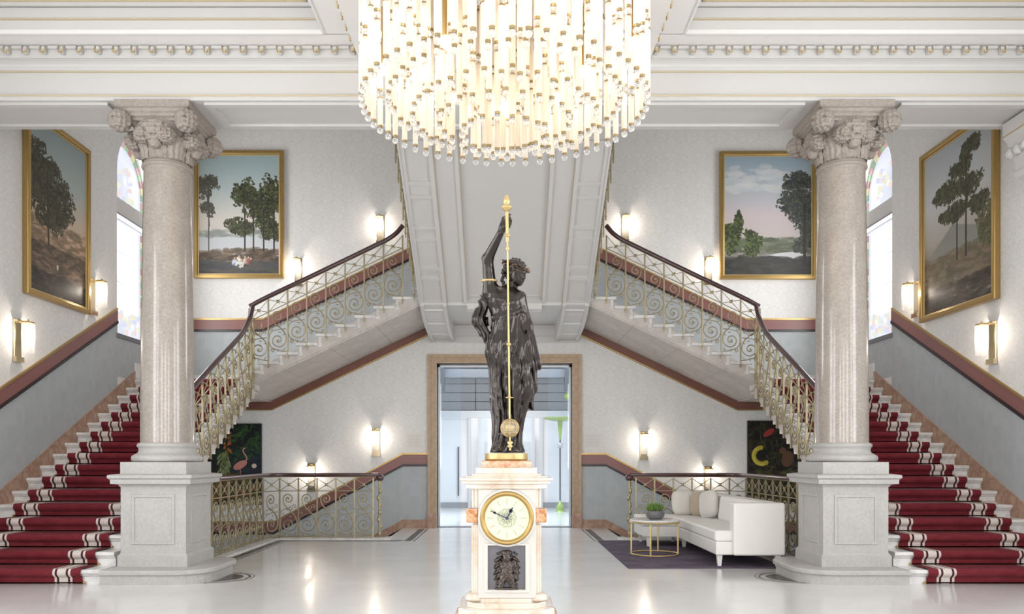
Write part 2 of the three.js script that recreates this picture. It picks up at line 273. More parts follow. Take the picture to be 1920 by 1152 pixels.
function dadoBack(s) {
  const t = struct(s < 0 ? 'trim_7' : 'trim_8', null, null, 'grey-blue dado with pink-brown band on the ' + (s < 0 ? 'left' : 'right') + ' back wall, above and below the flights');
  const Z = (pts, th, mat, name) => part(name, prismZ(mx(s, pts), DB - th, DB + 0.002), mat, t);
  const up = o => [[HALL, 4.28 + o], [4.93, 4.28 + o], [1.9, 4.28 + o + (4.93 - 1.9) * 0.485], [1.5, 5.75 + o]];
  const lo = o => [[HALL, 0.134 + o], [4.72, 0.134 + o], [2.07, 1.53 + o], [1.56, 1.53 + o]];
  const strip = (f, a, b, th, mat, name) => Z([...f(a), ...f(b).reverse()], th, mat, name);
  for (const f of [up, lo]) {
    strip(f, -1.5, -0.25, 0.008, MAT.dado, 'dado'); strip(f, -0.275, -0.225, 0.03, MAT.dark, 'dark_rail');
    strip(f, -0.225, -0.03, 0.018, MAT.band, 'band'); strip(f, -0.032, 0, 0.026, MAT.gold, 'gold_edge');
  }
  Z([[HALL, LAND], [4.75, LAND], [4.75, LAND + 0.32], [HALL, LAND + 0.32]], 0.03, MAT.step, 'skirting');
  strip(o => lo(o - 1.53), 0, 0.17, 0.03, MAT.skirt, 'skirting');
  // brown moulding under the flight and landing soffits
  const un = o => [[HALL, 2.57 + o], [4.75, 2.57 + o], [1.46, 2.57 + o + (4.75 - 1.46) * 0.477]];
  strip(un, -0.15, 0.01, 0.06, MAT.under, 'soffit_moulding'); strip(un, -0.172, -0.15, 0.066, MAT.gold, 'gold_edge');
}
dadoBack(-1); dadoBack(1);
{ const t = struct('trim_9', null, null, 'white cornice under the middle landing');
  part('cornice', prismX([[DB, 3.78], [DB - 0.02, 3.78], [DB - 0.03, 3.9], [DB - 0.06, 3.93], [DB - 0.1, 4.05], [DB - 0.14, 4.12], [DB, 4.12]], -1.5, 1.5), MAT.white, t); }

// ---------------------------------------------------------------- stair windows
const stained = [0xa87a78, 0x8fb283, 0xc09a96, 0x86a58a, 0xcfc498].map(c => std({ color: new THREE.Color(c).multiplyScalar(0.5), emissive: c, emissiveIntensity: 0.5, roughness: 0.2 }));
const flowers = [0xf0ead0, 0xeed9d8, 0xd9daee, 0xf3f3f8, 0xe3ead6].map(c => std({ color: new THREE.Color(c).multiplyScalar(0.3), emissive: c, emissiveIntensity: 0.85, roughness: 0.2 }));
const dayPane = std({ color: 0x70737c, emissive: 0xdfe4f2, emissiveIntensity: 0.62, roughness: 0.25 });
const dayBright = std({ color: 0x808080, emissive: 0xffffff, emissiveIntensity: 0.95, roughness: 0.25 });
const leadM = std({ color: 0x9a9aa4, roughness: 0.5 });
function stairWindow(s, n) {
  const w = struct('window_' + n, null, null, 'arched stained-glass window on the ' + (s < 0 ? 'left' : 'right') + ' stair landing');
  const X = (d0, d1, y0, y1, o0, o1) => box2(...xr(s, HALL + o0, HALL + o1), y0, y1, d0, d1);
  part('pane', X(13.05, 14.75, 3.53, 5.69, 0.36, 0.375), dayPane, w);
  const arch = new THREE.Shape(); arch.moveTo(13.05, 5.99); arch.lineTo(14.75, 5.99); arch.lineTo(14.75, 6.3); arch.absarc(13.9, 6.3, 0.85, 0, PI, false); arch.lineTo(13.05, 5.99);
  part('pane', prismX(arch, ...xr(s, HALL + 0.36, HALL + 0.375)), dayPane, w);
  for (let i = 0; i < 3; i++) for (let j = 0; j < 3; j++) part('pane', X(13.3 + i * 0.42, 13.68 + i * 0.42, 4.05 + j * 0.54, 4.56 + j * 0.54, 0.345, 0.358), dayBright, w);
  part('transom', X(13.0, 14.8, 5.69, 5.99, 0.22, 0.45), MAT.white, w);
  part('transom_edge', X(13.0, 14.8, 5.685, 5.72, 0.2, 0.25), leadM, w);
  part('sill', X(13.0, 14.8, 3.46, 3.535, -0.03, 0.4), MAT.slate, w);
  // coloured border pieces
  const piece = boxUV(new THREE.BoxGeometry(0.02, 0.118, 0.1)), piece2 = boxUV(new THREE.BoxGeometry(0.02, 0.1, 0.118));
  let k = 0;
  for (const d of [14.69, 13.11]) for (let y = 3.7; y < 6.3; y += 0.125) { if (y > 5.62 && y < 6.05) continue; part('border_pane', piece, stained[k++ % 5], w, [s * (HALL + 0.345), y, -d]); }
  for (let d = 13.2; d < 14.65; d += 0.125) part('border_pane', piece2, stained[k++ % 5], w, [s * (HALL + 0.345), 3.59, -d]);
  for (let a = 0.06; a < PI; a += 0.16) part('border_pane', piece, stained[k++ % 5], w, [s * (HALL + 0.345), 6.3 + 0.79 * Math.sin(a), -(13.9 + 0.79 * Math.cos(a))], [a, 0, 0]);
  const disc = boxUV(basis(new THREE.CylinderGeometry(0.052, 0.052, 0.02, 10), [0, 1, 0], [1, 0, 0], [0, 0, 1]));
  for (let i = 0; i < 39; i++) part('flower_pane', disc, flowers[i % 5], w, [s * (HALL + 0.342), 3.7 + rnd() * 0.36, -(13.25 + (i % 13) * 0.105)], [rnd() * 3, 0, 0]);
  for (let i = 0; i < 24; i++) part('flower_pane', disc, flowers[(i * 3) % 5], w, [s * (HALL + 0.342), 6.1 + rnd() * 0.6, -(13.45 + rnd() * 0.85)], [rnd() * 3, 0, 0]);
}
stairWindow(-1, 1); stairWindow(1, 2);
console.log('trim');

// ---------------------------------------------------------------- first flights with carpet runners
function flightOne(s) {
  const side = s < 0 ? 'left' : 'right';
  const st = thing('marble_staircase', 'white marble lower stair flight along the ' + side + ' wall', 'staircase', [s * 5.5, 0, -9], 'side staircases');
  const put = (n, g, m, p = st) => part(n, g.translate(-s * 5.5, 0, 9), m, p);
  const [xa, xb] = xr(s, XN - 0.06, HALL - 0.004);
  for (let k = 1; k <= N1; k++) {
    const d = D1 + (k - 1) * G1, h = k * R1, last = k === N1, back = last ? d + 0.4 : d + G1 + 0.1, x0 = k < 5 ? (s < 0 ? xa : XN - 0.03) : xa;
    const sp = put('step', prismX([[d, h], [d - 0.012, h - 0.008], [d - 0.012, h - 0.036], [d, h - 0.045], [d + 0.008, h - 0.055], [d + 0.02, h - 0.072], [d + 0.035, h - 0.08], [d + 0.035, h - R1], [back, h - R1], [back, h]], ...(k < 5 ? xr(s, XN + 0.04, HALL - 0.004) : [xa, xb])), MAT.step);
  }
  const [la, lb] = xr(s, 4.74, HALL - 0.004);
  put('landing', prismY([[la, DL + 0.3], [lb, DL + 0.3], [lb, DB], [la, DB]], LAND - 0.235, LAND - 0.001), MAT.soffit);
  // underside of the flight
  put('soffit', prismX([[10.0, nose1(10.0) - 0.24], [DL + 0.05, LAND - 0.235], [DL + 0.31, LAND - 0.235], [DL + 0.31, LAND - 0.2], [DL, LAND - 0.2], [10.0, nose1(10.0) - 0.15]], xa, xb), MAT.soffit);
  // inner string under the railing
  const strg = []; for (let k = 5; k <= N1; k++) { const d = D1 + (k - 1) * G1; strg.push([d - 0.03, (k - 1) * R1], [d - 0.03, k * R1]); }
  put('string_board', prismX([...strg, [DF + 0.02, LAND], [DF + 0.02, LAND - 0.26], [DL + 0.05, LAND - 0.26], [9.96, nose1(9.96) - 0.25]], ...xr(s, XN - 0.09, XN - 0.05)), MAT.soffit);

  const cp = thing('stair_runner', 'dark red stair carpet with cream stripes on the ' + side + ' flight', 'carpet', [s * 5.52, 0, -9], 'stair runners');
  const c0 = -5.52 - 0.77, W = 1.54, prof = [];
  for (let k = 1; k <= N1; k++) { const d = D1 + (k - 1) * G1, h = k * R1, t = 0.014; prof.push([d + 0.035 - t, h - R1 + (k > 1 ? t : 0.004)], [d + 0.03 - t, h - 0.09], [d - 0.018 - t * 0.4, h - 0.055], [d - 0.024 - t * 0.5, h - 0.03], [d - 0.022, h - 0.002], [d - 0.006, h + t]); }
  prof.push([DL + 0.5, LAND + 0.014]);
  // one quad strip per step so that the runner is a chain of treads
  const pos = [], uv = []; let len = 0;
  for (let i = 0; i + 1 < prof.length; i++) { const [d0, h0] = prof[i], [d1, h1] = prof[i + 1], l = Math.hypot(d1 - d0, h1 - h0), v0 = len / 0.8, v1 = (len + l) / 0.8; len += l; const a = s * 6.29, b = s * 4.75; const q = [[a, h0, -d0, 0, v0], [b, h0, -d0, 1, v0], [b, h1, -d1, 1, v1], [a, h1, -d1, 0, v1]]; for (const k of (s < 0 ? [0, 1, 2, 0, 2, 3] : [0, 2, 1, 0, 3, 2])) { pos.push(q[k][0], q[k][1], q[k][2]); uv.push(q[k][3], q[k][4]); } }
  let g = new THREE.BufferGeometry(); g.setAttribute('position', new THREE.Float32BufferAttribute(pos, 3)); g.setAttribute('uv', new THREE.Float32BufferAttribute(uv, 2)); g.computeVertexNormals();
  part('carpet', g.translate(-s * 5.52, 0, 9), MAT.carpet, cp);
  const rod = merge([basis(new THREE.CylinderGeometry(0.007, 0.007, 1.58, 6), [0, 1, 0], [1, 0, 0], [0, 0, 1]), new THREE.SphereGeometry(0.016, 8, 6).translate(-0.79, 0, 0), new THREE.SphereGeometry(0.016, 8, 6).translate(0.79, 0, 0)]);
  for (let k = 0; k < N1; k++) part('stair_rod', rod, MAT.gold, cp, [0, k * R1 + 0.02 + (k ? 0.006 : 0), -(D1 + k * G1 + 0.012) + 9]);
}
flightOne(-1); flightOne(1);

// ---------------------------------------------------------------- second flights along the back wall
function flightTwo(s) {
  const side = s < 0 ? 'left' : 'right';
  const st = thing('upper_stair_flight', 'pale stone upper stair flight rising along the ' + side + ' back wall', 'staircase', [s * 3.2, LAND, -14.7], 'upper side flights');
  const put = (n, g, m) => part(n, g.translate(-s * 3.2, -LAND, 14.7), m, st);
  for (let i = 1; i <= 10; i++) { const x0 = X2 + (i - 1) * G2, h = LAND + i * R2, x1 = i === 10 ? -1.45 : x0 + G2 + 0.09;
    const pts = [[x0 + 0.03, h - R2 - 0.005], [x0 + 0.07, h - R2 - 0.005], [x0 + 0.07, h - 0.06], [x1, h - 0.06], [x1, h], [x0, h], [x0 - 0.01, h - 0.01], [x0 - 0.01, h - 0.04], [x0, h - 0.05], [x0 + 0.03, h - 0.06]];
    put('step', prismZ(s < 0 ? pts : mx(-1, pts), DF + 0.02, DB), MAT.step);
    put('tread_end', prismZ(s < 0 ? [[x0 - 0.02, h - 0.05], [x1 - 0.07, h - 0.05], [x1 - 0.07, h + 0.002], [x0 - 0.02, h + 0.002]] : [[-x1 + 0.07, h - 0.05], [-x0 + 0.02, h - 0.05], [-x0 + 0.02, h + 0.002], [-x1 + 0.07, h + 0.002]], DF - 0.03, DF + 0.05, null, 0.008), MAT.step);
  }
  // sloping underside laid in slabs
  const hs = x => 4.13 + (x + 1.5) * 0.475;
  for (let k = 0; k < 4; k++) { const a = -4.72 + k * 0.815, b = a + 0.809; const pts = [[a, hs(a)], [b, hs(b)], [b, hs(b) + 0.12], [a, hs(a) + 0.12]]; for (let r = 0; r < 2; r++) put('soffit_slab', prismZ(s < 0 ? pts : mx(-1, pts), r ? DF + 1.08 : DF + 0.05, r ? DB : DF + 1.074), MAT.soffit); }
  const pts = [[-4.72, hs(-4.72) + 0.03], [-1.46, hs(-1.46) + 0.03], [-1.46, hs(-1.46) + 0.26], [-4.72, hs(-4.72) + 0.26]];
  put('flight_core', prismZ(s < 0 ? pts : mx(-1, pts), DF + 0.03, DB), MAT.soffit);
}
flightTwo(-1); flightTwo(1);
// ---------------------------------------------------------------- central flight overhead
{
  const st = thing('central_stair_flight', 'white plaster underside of the central stair flight above the doorway, with recessed panels', 'staircase', [0, 4.13, -13.65]);
  const al = Math.atan(0.59), fl = new THREE.Group(); fl.name = 'sloping_soffit'; fl.rotation.x = -al; st.add(fl);
  const Lc = 4.85;
  const b = (n, x0, x1, y0, y1, z0, z1, m = MAT.white) => part(n, bx(x1 - x0, y1 - y0, z1 - z0, (x0 + x1) / 2, (y0 + y1) / 2, (z0 + z1) / 2), m, fl);
  b('soffit_panel', -0.70, 0.70, 0.09, 0.3, 0, Lc); // deepest
  for (const s of [-1, 1]) {
    const X = (a, c) => xr(s, a, c);
    b('soffit_frame', ...X(0.672, 1.03), 0.045, 0.3, 0, Lc); b('soffit_frame', ...X(0.66, 0.72), 0.02, 0.2, 0, Lc);
    b('gold_line', ...X(0.652, 0.662), 0.02, 0.05, 0.1, Lc, MAT.leaf); b('gold_line', ...X(1.012, 1.022), 0.0, 0.03, 0.0, Lc, MAT.leaf);
    b('edge_beam', ...X(1.02, 1.487), 0.02, 0.3, -0.05, Lc);
    b('edge_rail', ...X(1.02, 1.085), -0.012, 0.03, -0.05, Lc); b('edge_rail', ...X(1.415, 1.487), -0.012, 0.03, -0.05, Lc);
    for (const z of [0.02, 0.62, 0.86, 1.5, 1.75, 2.35, 2.6, 3.3, 3.55]) b('cross_bar', ...X(1.085, 1.415), -0.008, 0.03, z, z + 0.07);
    b('fascia', ...X(1.47, 1.50), -0.03, 0.34, 0, Lc);
  }
  b('soffit_moulding', -0.66, 0.66, 0.02, 0.12, 0.0, 0.06); b('soffit_moulding', -0.6, 0.6, 0.07, 0.12, 0.12, 0.16);
  for (let i = 1; i <= 14; i++) part('step', bx(2.98, R2, 0.34, 0, MID - 4.13 + 0.17 + (i - 0.5) * 0.18, 0.1 + (i - 0.5) * 0.305), MAT.step, st);
  // level underside of the middle landing with its two brackets
  const put = (n, g, m) => part(n, g.translate(0, -4.13, 13.65), m, st);
  put('landing_soffit', box2(-1.5, 1.5, 4.125, MID, 13.66, DB), MAT.white);
  put('cove', prismX([[13.64, 4.16], [13.66, 4.06], [13.8, 4.03], [13.95, 4.05], [14.1, 4.12], [14.1, 4.2], [13.64, 4.2]], -0.66, 0.66), MAT.white);
  for (const s of [-1, 1]) {
    const br = [[13.58, 4.2], [13.6, 4.125], [14.0, 3.99], [14.5, 3.895], [15.0, 3.855], [15.7, 3.83], [DB - 0.01, 3.83], [DB - 0.01, 4.2]];
    put('bracket', prismX(br, ...xr(s, 1.03, 1.487)), MAT.white);
    for (const [a, c] of [[1.02, 1.085], [1.42, 1.49]]) put('bracket_rail', prismX(br.map(([d, h]) => [d, h < 4.15 ? h - 0.025 : h]), ...xr(s, a, c)), MAT.white);
    for (const d of [13.75, 14.3, 15.0]) { const h = d < 14 ? 4.06 : d < 14.6 ? 3.92 : 3.845; put('cross_bar', box2(...xr(s, 1.085, 1.42), h - 0.02, h + 0.05, d, d + 0.09), MAT.white); }
  }
}
console.log('stairs');

// ---------------------------------------------------------------- lower stairs going down behind the railings
function flightDown(s) {
  const side = s < 0 ? 'left' : 'right';
  const st = thing('basement_stair_flight', 'stone stair flight going down behind the ' + side + ' landing railing', 'staircase', [s * 3.3, -1.4, -14.7], 'stairs to the lower floor');
  for (let i = 0; i < 8; i++) { const x0 = 2.07 + i * 0.31, h = -i * 0.165; part('step', prismZ(mx(s, [[x0, h - 0.165], [x0, -1.5], [x0 + 0.36, -1.5], [x0 + 0.36, h - 0.165]].reverse()), 13.66, DB - 0.03).translate(-s * 3.3, 1.4, 14.7), MAT.step, st); }
}
flightDown(-1); flightDown(1);

// ---------------------------------------------------------------- railings
function spiral(cx, cy, a0, a1, r0, r1, n) { const p = []; for (let i = 0; i <= n; i++) { const t = i / n, a = a0 + (a1 - a0) * t, r = r0 + (r1 - r0) * Math.pow(t, 0.85); p.push(V3(cx + r * Math.cos(a), cy + r * Math.sin(a), 0)); } return p; }
const scrollCache = {};
function scrollGeo(L, H) { // one bay of wrought scrollwork, (0,0) at the foot of its left baluster
  const key = L.toFixed(3) + '_' + H.toFixed(3); if (scrollCache[key]) return scrollCache[key];
  const rb = Math.min(0.15, L * 0.42), rt = rb * 0.66, cb = [L * 0.5, rb + 0.075], ct = [L * 0.47, H - rt - 0.03];
  const top = spiral(ct[0], ct[1], PI - 2 * PI * 1.4, PI, 0.016, rt, 22);
  const bot = spiral(cb[0], cb[1], 0, -2 * PI * 1.55, rb, 0.018, 26);
  const mid = [V3(ct[0] - rt * 0.72, ct[1] - rt * 1.15, 0), V3((ct[0] + cb[0]) / 2, (ct[1] - rt + cb[1] + rb) / 2 + 0.02, 0), V3(cb[0] + rb * 0.86, cb[1] + rb * 0.85, 0)];
  const gs = [tube([...top, ...mid, ...bot], 0.011, 78, 5)];
  gs.push(tube([[L * 0.96, 0.02, 0], [L * 0.6, 0.035, 0], [L * 0.14, 0.1, 0], [L * 0.03, cb[1] + 0.02, 0], [L * 0.16, cb[1] + rb * 1.0, 0], [L * 0.5, cb[1] + rb * 1.32, 0], [L * 0.9, cb[1] + rb * 1.42, 0]], 0.008, 26, 4));
  const m = mid[1];
  gs.push(tube([[m.x + 0.02, m.y - 0.03, 0], [m.x + 0.07, m.y + 0.03, 0], ...spiral(L * 0.8, m.y + 0.045, PI, -PI * 0.9, 0.04, 0.012, 9).map(v => v.toArray())], 0.007, 24, 4));
  gs.push(tube([[m.x - 0.01, m.y + 0.02, 0], [L * 0.2, m.y - 0.01, 0], ...spiral(L * 0.17, m.y - 0.06, PI / 2, PI * 2.3, 0.04, 0.012, 9).map(v => v.toArray())], 0.007, 24, 4));
  gs.push(tube([[L * 0.5 - rb * 0.5, 0.075, 0], [L * 0.3, 0.03, 0], ...spiral(L * 0.22, 0.045, -PI / 2, -PI * 2.4, 0.035, 0.01, 8).map(v => v.toArray())], 0.007, 20, 4));
  const leaf = (x, y, a, l) => gs.push(new THREE.SphereGeometry(1, 6, 5).scale(l, l * 0.32, 0.012).rotateZ(a).translate(x, y, 0.004));
  leaf(m.x + 0.02, m.y + 0.03, 1.1, 0.035); leaf(m.x - 0.03, m.y + 0.0, 2.4, 0.03); leaf(cb[0] + rb * 0.8, cb[1] + rb * 0.75, 0.6, 0.03); leaf(cb[0] + rb * 0.2, cb[1] + rb * 1.02, -0.2, 0.03); leaf(L * 0.5, 0.035, PI / 2, 0.032); leaf(L * 0.83, 0.06, 0.9, 0.03);
  for (const [x, y] of [ct, cb, [m.x, m.y]]) gs.push(new THREE.SphereGeometry(0.016, 6, 5).translate(x, y, 0));
  return scrollCache[key] = merge(gs);
}
const rosette = merge([new THREE.SphereGeometry(0.026, 8, 6).scale(1, 1, 0.5), ...[0, 1, 2, 3].map(k => new THREE.SphereGeometry(0.014, 6, 4).scale(1.4, 0.8, 0.5).translate(0.026, 0, 0).rotateZ(k * PI / 2 + PI / 4))]);
const crossCache = {};
function crossGeo(L, rise, h) { const key = [L, rise, h].map(v => v.toFixed(3)).join(); return crossCache[key] ??= merge([bar([0, 0, 0], [L, rise + h, 0], 0.0065), bar([0, h, 0], [L, rise, 0], 0.0065), bar([0, 0, 0], [L, rise, 0], 0.009), rosette.clone().translate(L / 2, rise / 2 + h / 2, 0)]); }
const knotG = merge([new THREE.SphereGeometry(0.019, 8, 6), bx(0.022, 0.05, 0.022, 0, -0.03, 0)]);
/* posts: list of [x, base, depth]; the handrail runs rail above the base line */
function railing(t, posts, rail, opt = {}) {
  const [ox, oy, oz] = t.position.toArray();
  const HX = 0.26, low = opt.drop ?? 0;
  const pg = {};
  posts.forEach(([x, y, d, noBay], i) => {
    const h = rail - 0.03 + low;
    part('baluster', pg[h.toFixed(3)] ??= bx(0.024, h, 0.024, 0, h / 2, 0), MAT.brass, t, [x - ox, y - low - oy, -d - oz]);
    part('knot', knotG, MAT.brass, t, [x - ox, y + rail * 0.47 - oy, -d - oz]);
    if (low) part('knot', knotG, MAT.brass, t, [x - ox, y - low - oy, -d - oz]);
    if (i + 1 < posts.length) {
      const [x1, y1, d1] = posts[i + 1], L = Math.hypot(x1 - x, d1 - d), rise = y1 - y, turn = Math.atan2(d1 - d, x1 - x);
      part('cross', crossGeo(L, rise, HX - 0.04), MAT.brass, t, [x - ox, y + rail - HX - oy, -d - oz], [0, turn, 0]);
      const H = rail - HX - 0.04;
      part('scroll', scrollGeo(L, H), MAT.brass, t, [x - ox, y + Math.max(rise, 0) * (opt.stair ?? 0.6) + 0.02 - oy, -d - oz], [0, turn, 0]);
    }
  });
  if (!opt.noFoot) { const g = []; for (let i = 0; i + 1 < posts.length; i++) { const a = posts[i], b = posts[i + 1]; g.push(bar([a[0] - ox, a[1] + 0.02 - oy, -a[2] - oz], [b[0] - ox, b[1] + 0.02 - oy, -b[2] - oz], 0.012)); } part('foot_rail', merge(g), MAT.brass, t); }
}
function handrail(t, pts, r = 0.04) { const [ox, oy, oz] = t.position.toArray(); const q = pts.map(([x, y, d]) => [x - ox, y - oy, -d - oz]); const h = part('handrail', tube(q, r, pts.length * 10, 10), MAT.wood, t); part('iron_strip', tube(q.map(([x, y, z]) => [x, y - r * 0.95, z]), 0.011, pts.length * 10, 5), MAT.brass, h); }
for (const s of [-1, 1]) {
  const side = s < 0 ? 'left' : 'right', M = p => p.map(([x, ...r]) => [s * x, ...r]);
  // first flight, inner side
  let t = thing('stair_railing', 'gilt scrollwork railing of the ' + side + ' lower flight, behind the column', 'railing', [s * XN, 0.9, -10], 'stair railings');
  let posts = []; for (let k = 5; k <= 16; k++) { const d = D1 + (k - 1) * G1 + 0.1; posts.push([XN - 0.105, nose1(d) - 0.2, d]); } posts.push([XN - 0.08, LAND - 0.12, DF - 0.02]);
  railing(t, M(posts), 1.24, { drop: 0.04, noFoot: true });
  handrail(t, M([[XN - 0.105, nose1(9.9) + 1.07, 9.9], [XN - 0.105, nose1(11.5) + 1.07, 11.5], [XN - 0.1, nose1(13.0) + 1.06, 13.0], [XN - 0.075, nose1(13.3) + 1.1, 13.3], [XN - 0.07, nose1(13.5) + 1.18, 13.5], [XN - 0.06, 4.1, 13.63]]));
  // second flight
  t = thing('stair_railing', 'gilt scrollwork railing with dark handrail on the ' + side + ' upper flight along the back wall', 'railing', [s * 3.2, LAND, -DF], 'stair railings');
  posts = []; for (let i = 0; i <= 8; i++) { const x = 4.5 - i * 0.338; posts.push([x, LAND + R2 + (4.68 - x) * SLOPE2 - 0.02, DF - 0.02]); }
  // bays are drawn from left to right, so keep x rising
  const ps = M(posts); railing(t, ps, 1.06, { drop: 0.12, noFoot: true, stair: 0.45 });
  handrail(t, M([[4.49, 4.1, 13.63], [4.3, 4.205, 13.63], [3.2, 4.73, 13.63], [2.3, 5.165, 13.63], [2.05, 5.29, 13.63], [1.9, 5.40, 13.63], [1.79, 5.53, 13.63]]));
  // central flight
  t = thing('stair_railing', 'gilt scrollwork railing along the ' + side + ' edge of the central flight overhead', 'railing', [s * 1.62, MID, -13.5], 'stair railings');
  posts = []; for (let i = 0; i <= 12; i++) { const d = 13.6 - i * 0.305; posts.push([1.60 - i * 0.004, 4.5 + i * 0.305 * 0.59, d]); }
  railing(t, M(posts), 1.06, { drop: 0.2, noFoot: true });
  handrail(t, M([[1.6, 5.6, 13.6], [1.58, 4.5 + 1.07 + 1.83 * 0.59, 11.77], [1.56, 4.5 + 1.07 + 3.66 * 0.59, 9.94]]));
  // floor-level railing round the lower stairs
  t = thing('landing_railing', 'gilt scrollwork floor railing with dark handrail guarding the ' + side + ' stairwell', 'railing', [s * 3.6, 0, -13], 'floor railings');
  posts = []; for (let d = 9.9; d < 13.3; d += 0.329) posts.push([4.12, 0.03, d]); posts.push([3.94, 0.03, 13.55]); for (let i = 1; i <= 5; i++) posts.push([3.94 - i * 0.328, 0.03, 13.55]);
  railing(t, M(posts), 1.08);
  handrail(t, M([[4.12, 1.13, 9.9], [4.12, 1.13, 12.6], [4.12, 1.13, 13.15], [4.08, 1.13, 13.42], [3.92, 1.13, 13.55], [3.5, 1.13, 13.55], [2.5, 1.13, 13.55], [2.2, 1.13, 13.56]]), 0.034);
  const hx = s * 2.19 - t.position.x;
  part('end_scroll', new THREE.SphereGeometry(0.075, 14, 10).scale(1, 0.85, 0.9), MAT.wood, t, [hx, 1.08, -0.58]);
  part('newel_post', merge([cyl(0.02, 0.02, 1.05, 8, 0, 0.53, 0), ...[0, 1, 2, 3, 4, 5, 6, 7].map(k => new THREE.SphereGeometry(0.035, 8, 6).scale(1, 1.5, 1).translate(0.02 * Math.sin(k * 2.2), 0.1 + k * 0.125, 0.02 * Math.cos(k * 2.2)))]), MAT.brass, t, [hx, 0, -0.56]);
  // kerb stone and dark inlay
  const k = struct(s < 0 ? 'trim_10' : 'trim_11', null, null, 'pale kerb with dark stone inlay along the ' + side + ' railing');
  part('kerb', box2(...xr(s, 3.96, 4.2), 0, 0.028, 9.85, 13.5), MAT.step, k); part('kerb', box2(...xr(s, 2.0, 4.0), 0, 0.028, 13.44, 13.66), MAT.step, k);
  for (const [a, b] of [[0.04, 0.16], [0.2, 0.225]]) { part('inlay', box2(...xr(s, 3.96 - b, 3.96 - a), -0.002, 0.0015, 9.8, 13.44 - a), MAT.inlay, k); part('inlay', box2(...xr(s, 1.62 + b * 0.8, 3.96 - a), -0.002, 0.0015, 13.44 - b, 13.44 - a), MAT.inlay, k); part('inlay', box2(...xr(s, 1.76 - b, 1.76 - a), -0.002, 0.0015, 13.44 - b, DB - 0.35), MAT.inlay, k); }
  for (const [r0, r1] of [[0, 0.3], [0.36, 0.385], [0.42, 0.43]]) { const g = r0 ? new THREE.RingGeometry(r0, r1, 40) : new THREE.CircleGeometry(r1, 40); part('inlay_ring', basis(g, [1, 0, 0], [0, 0, -1], [0, 1, 0]), MAT.inlay, k, [s * 3.42, 0.002, -9.2]); }
}
console.log('railings');

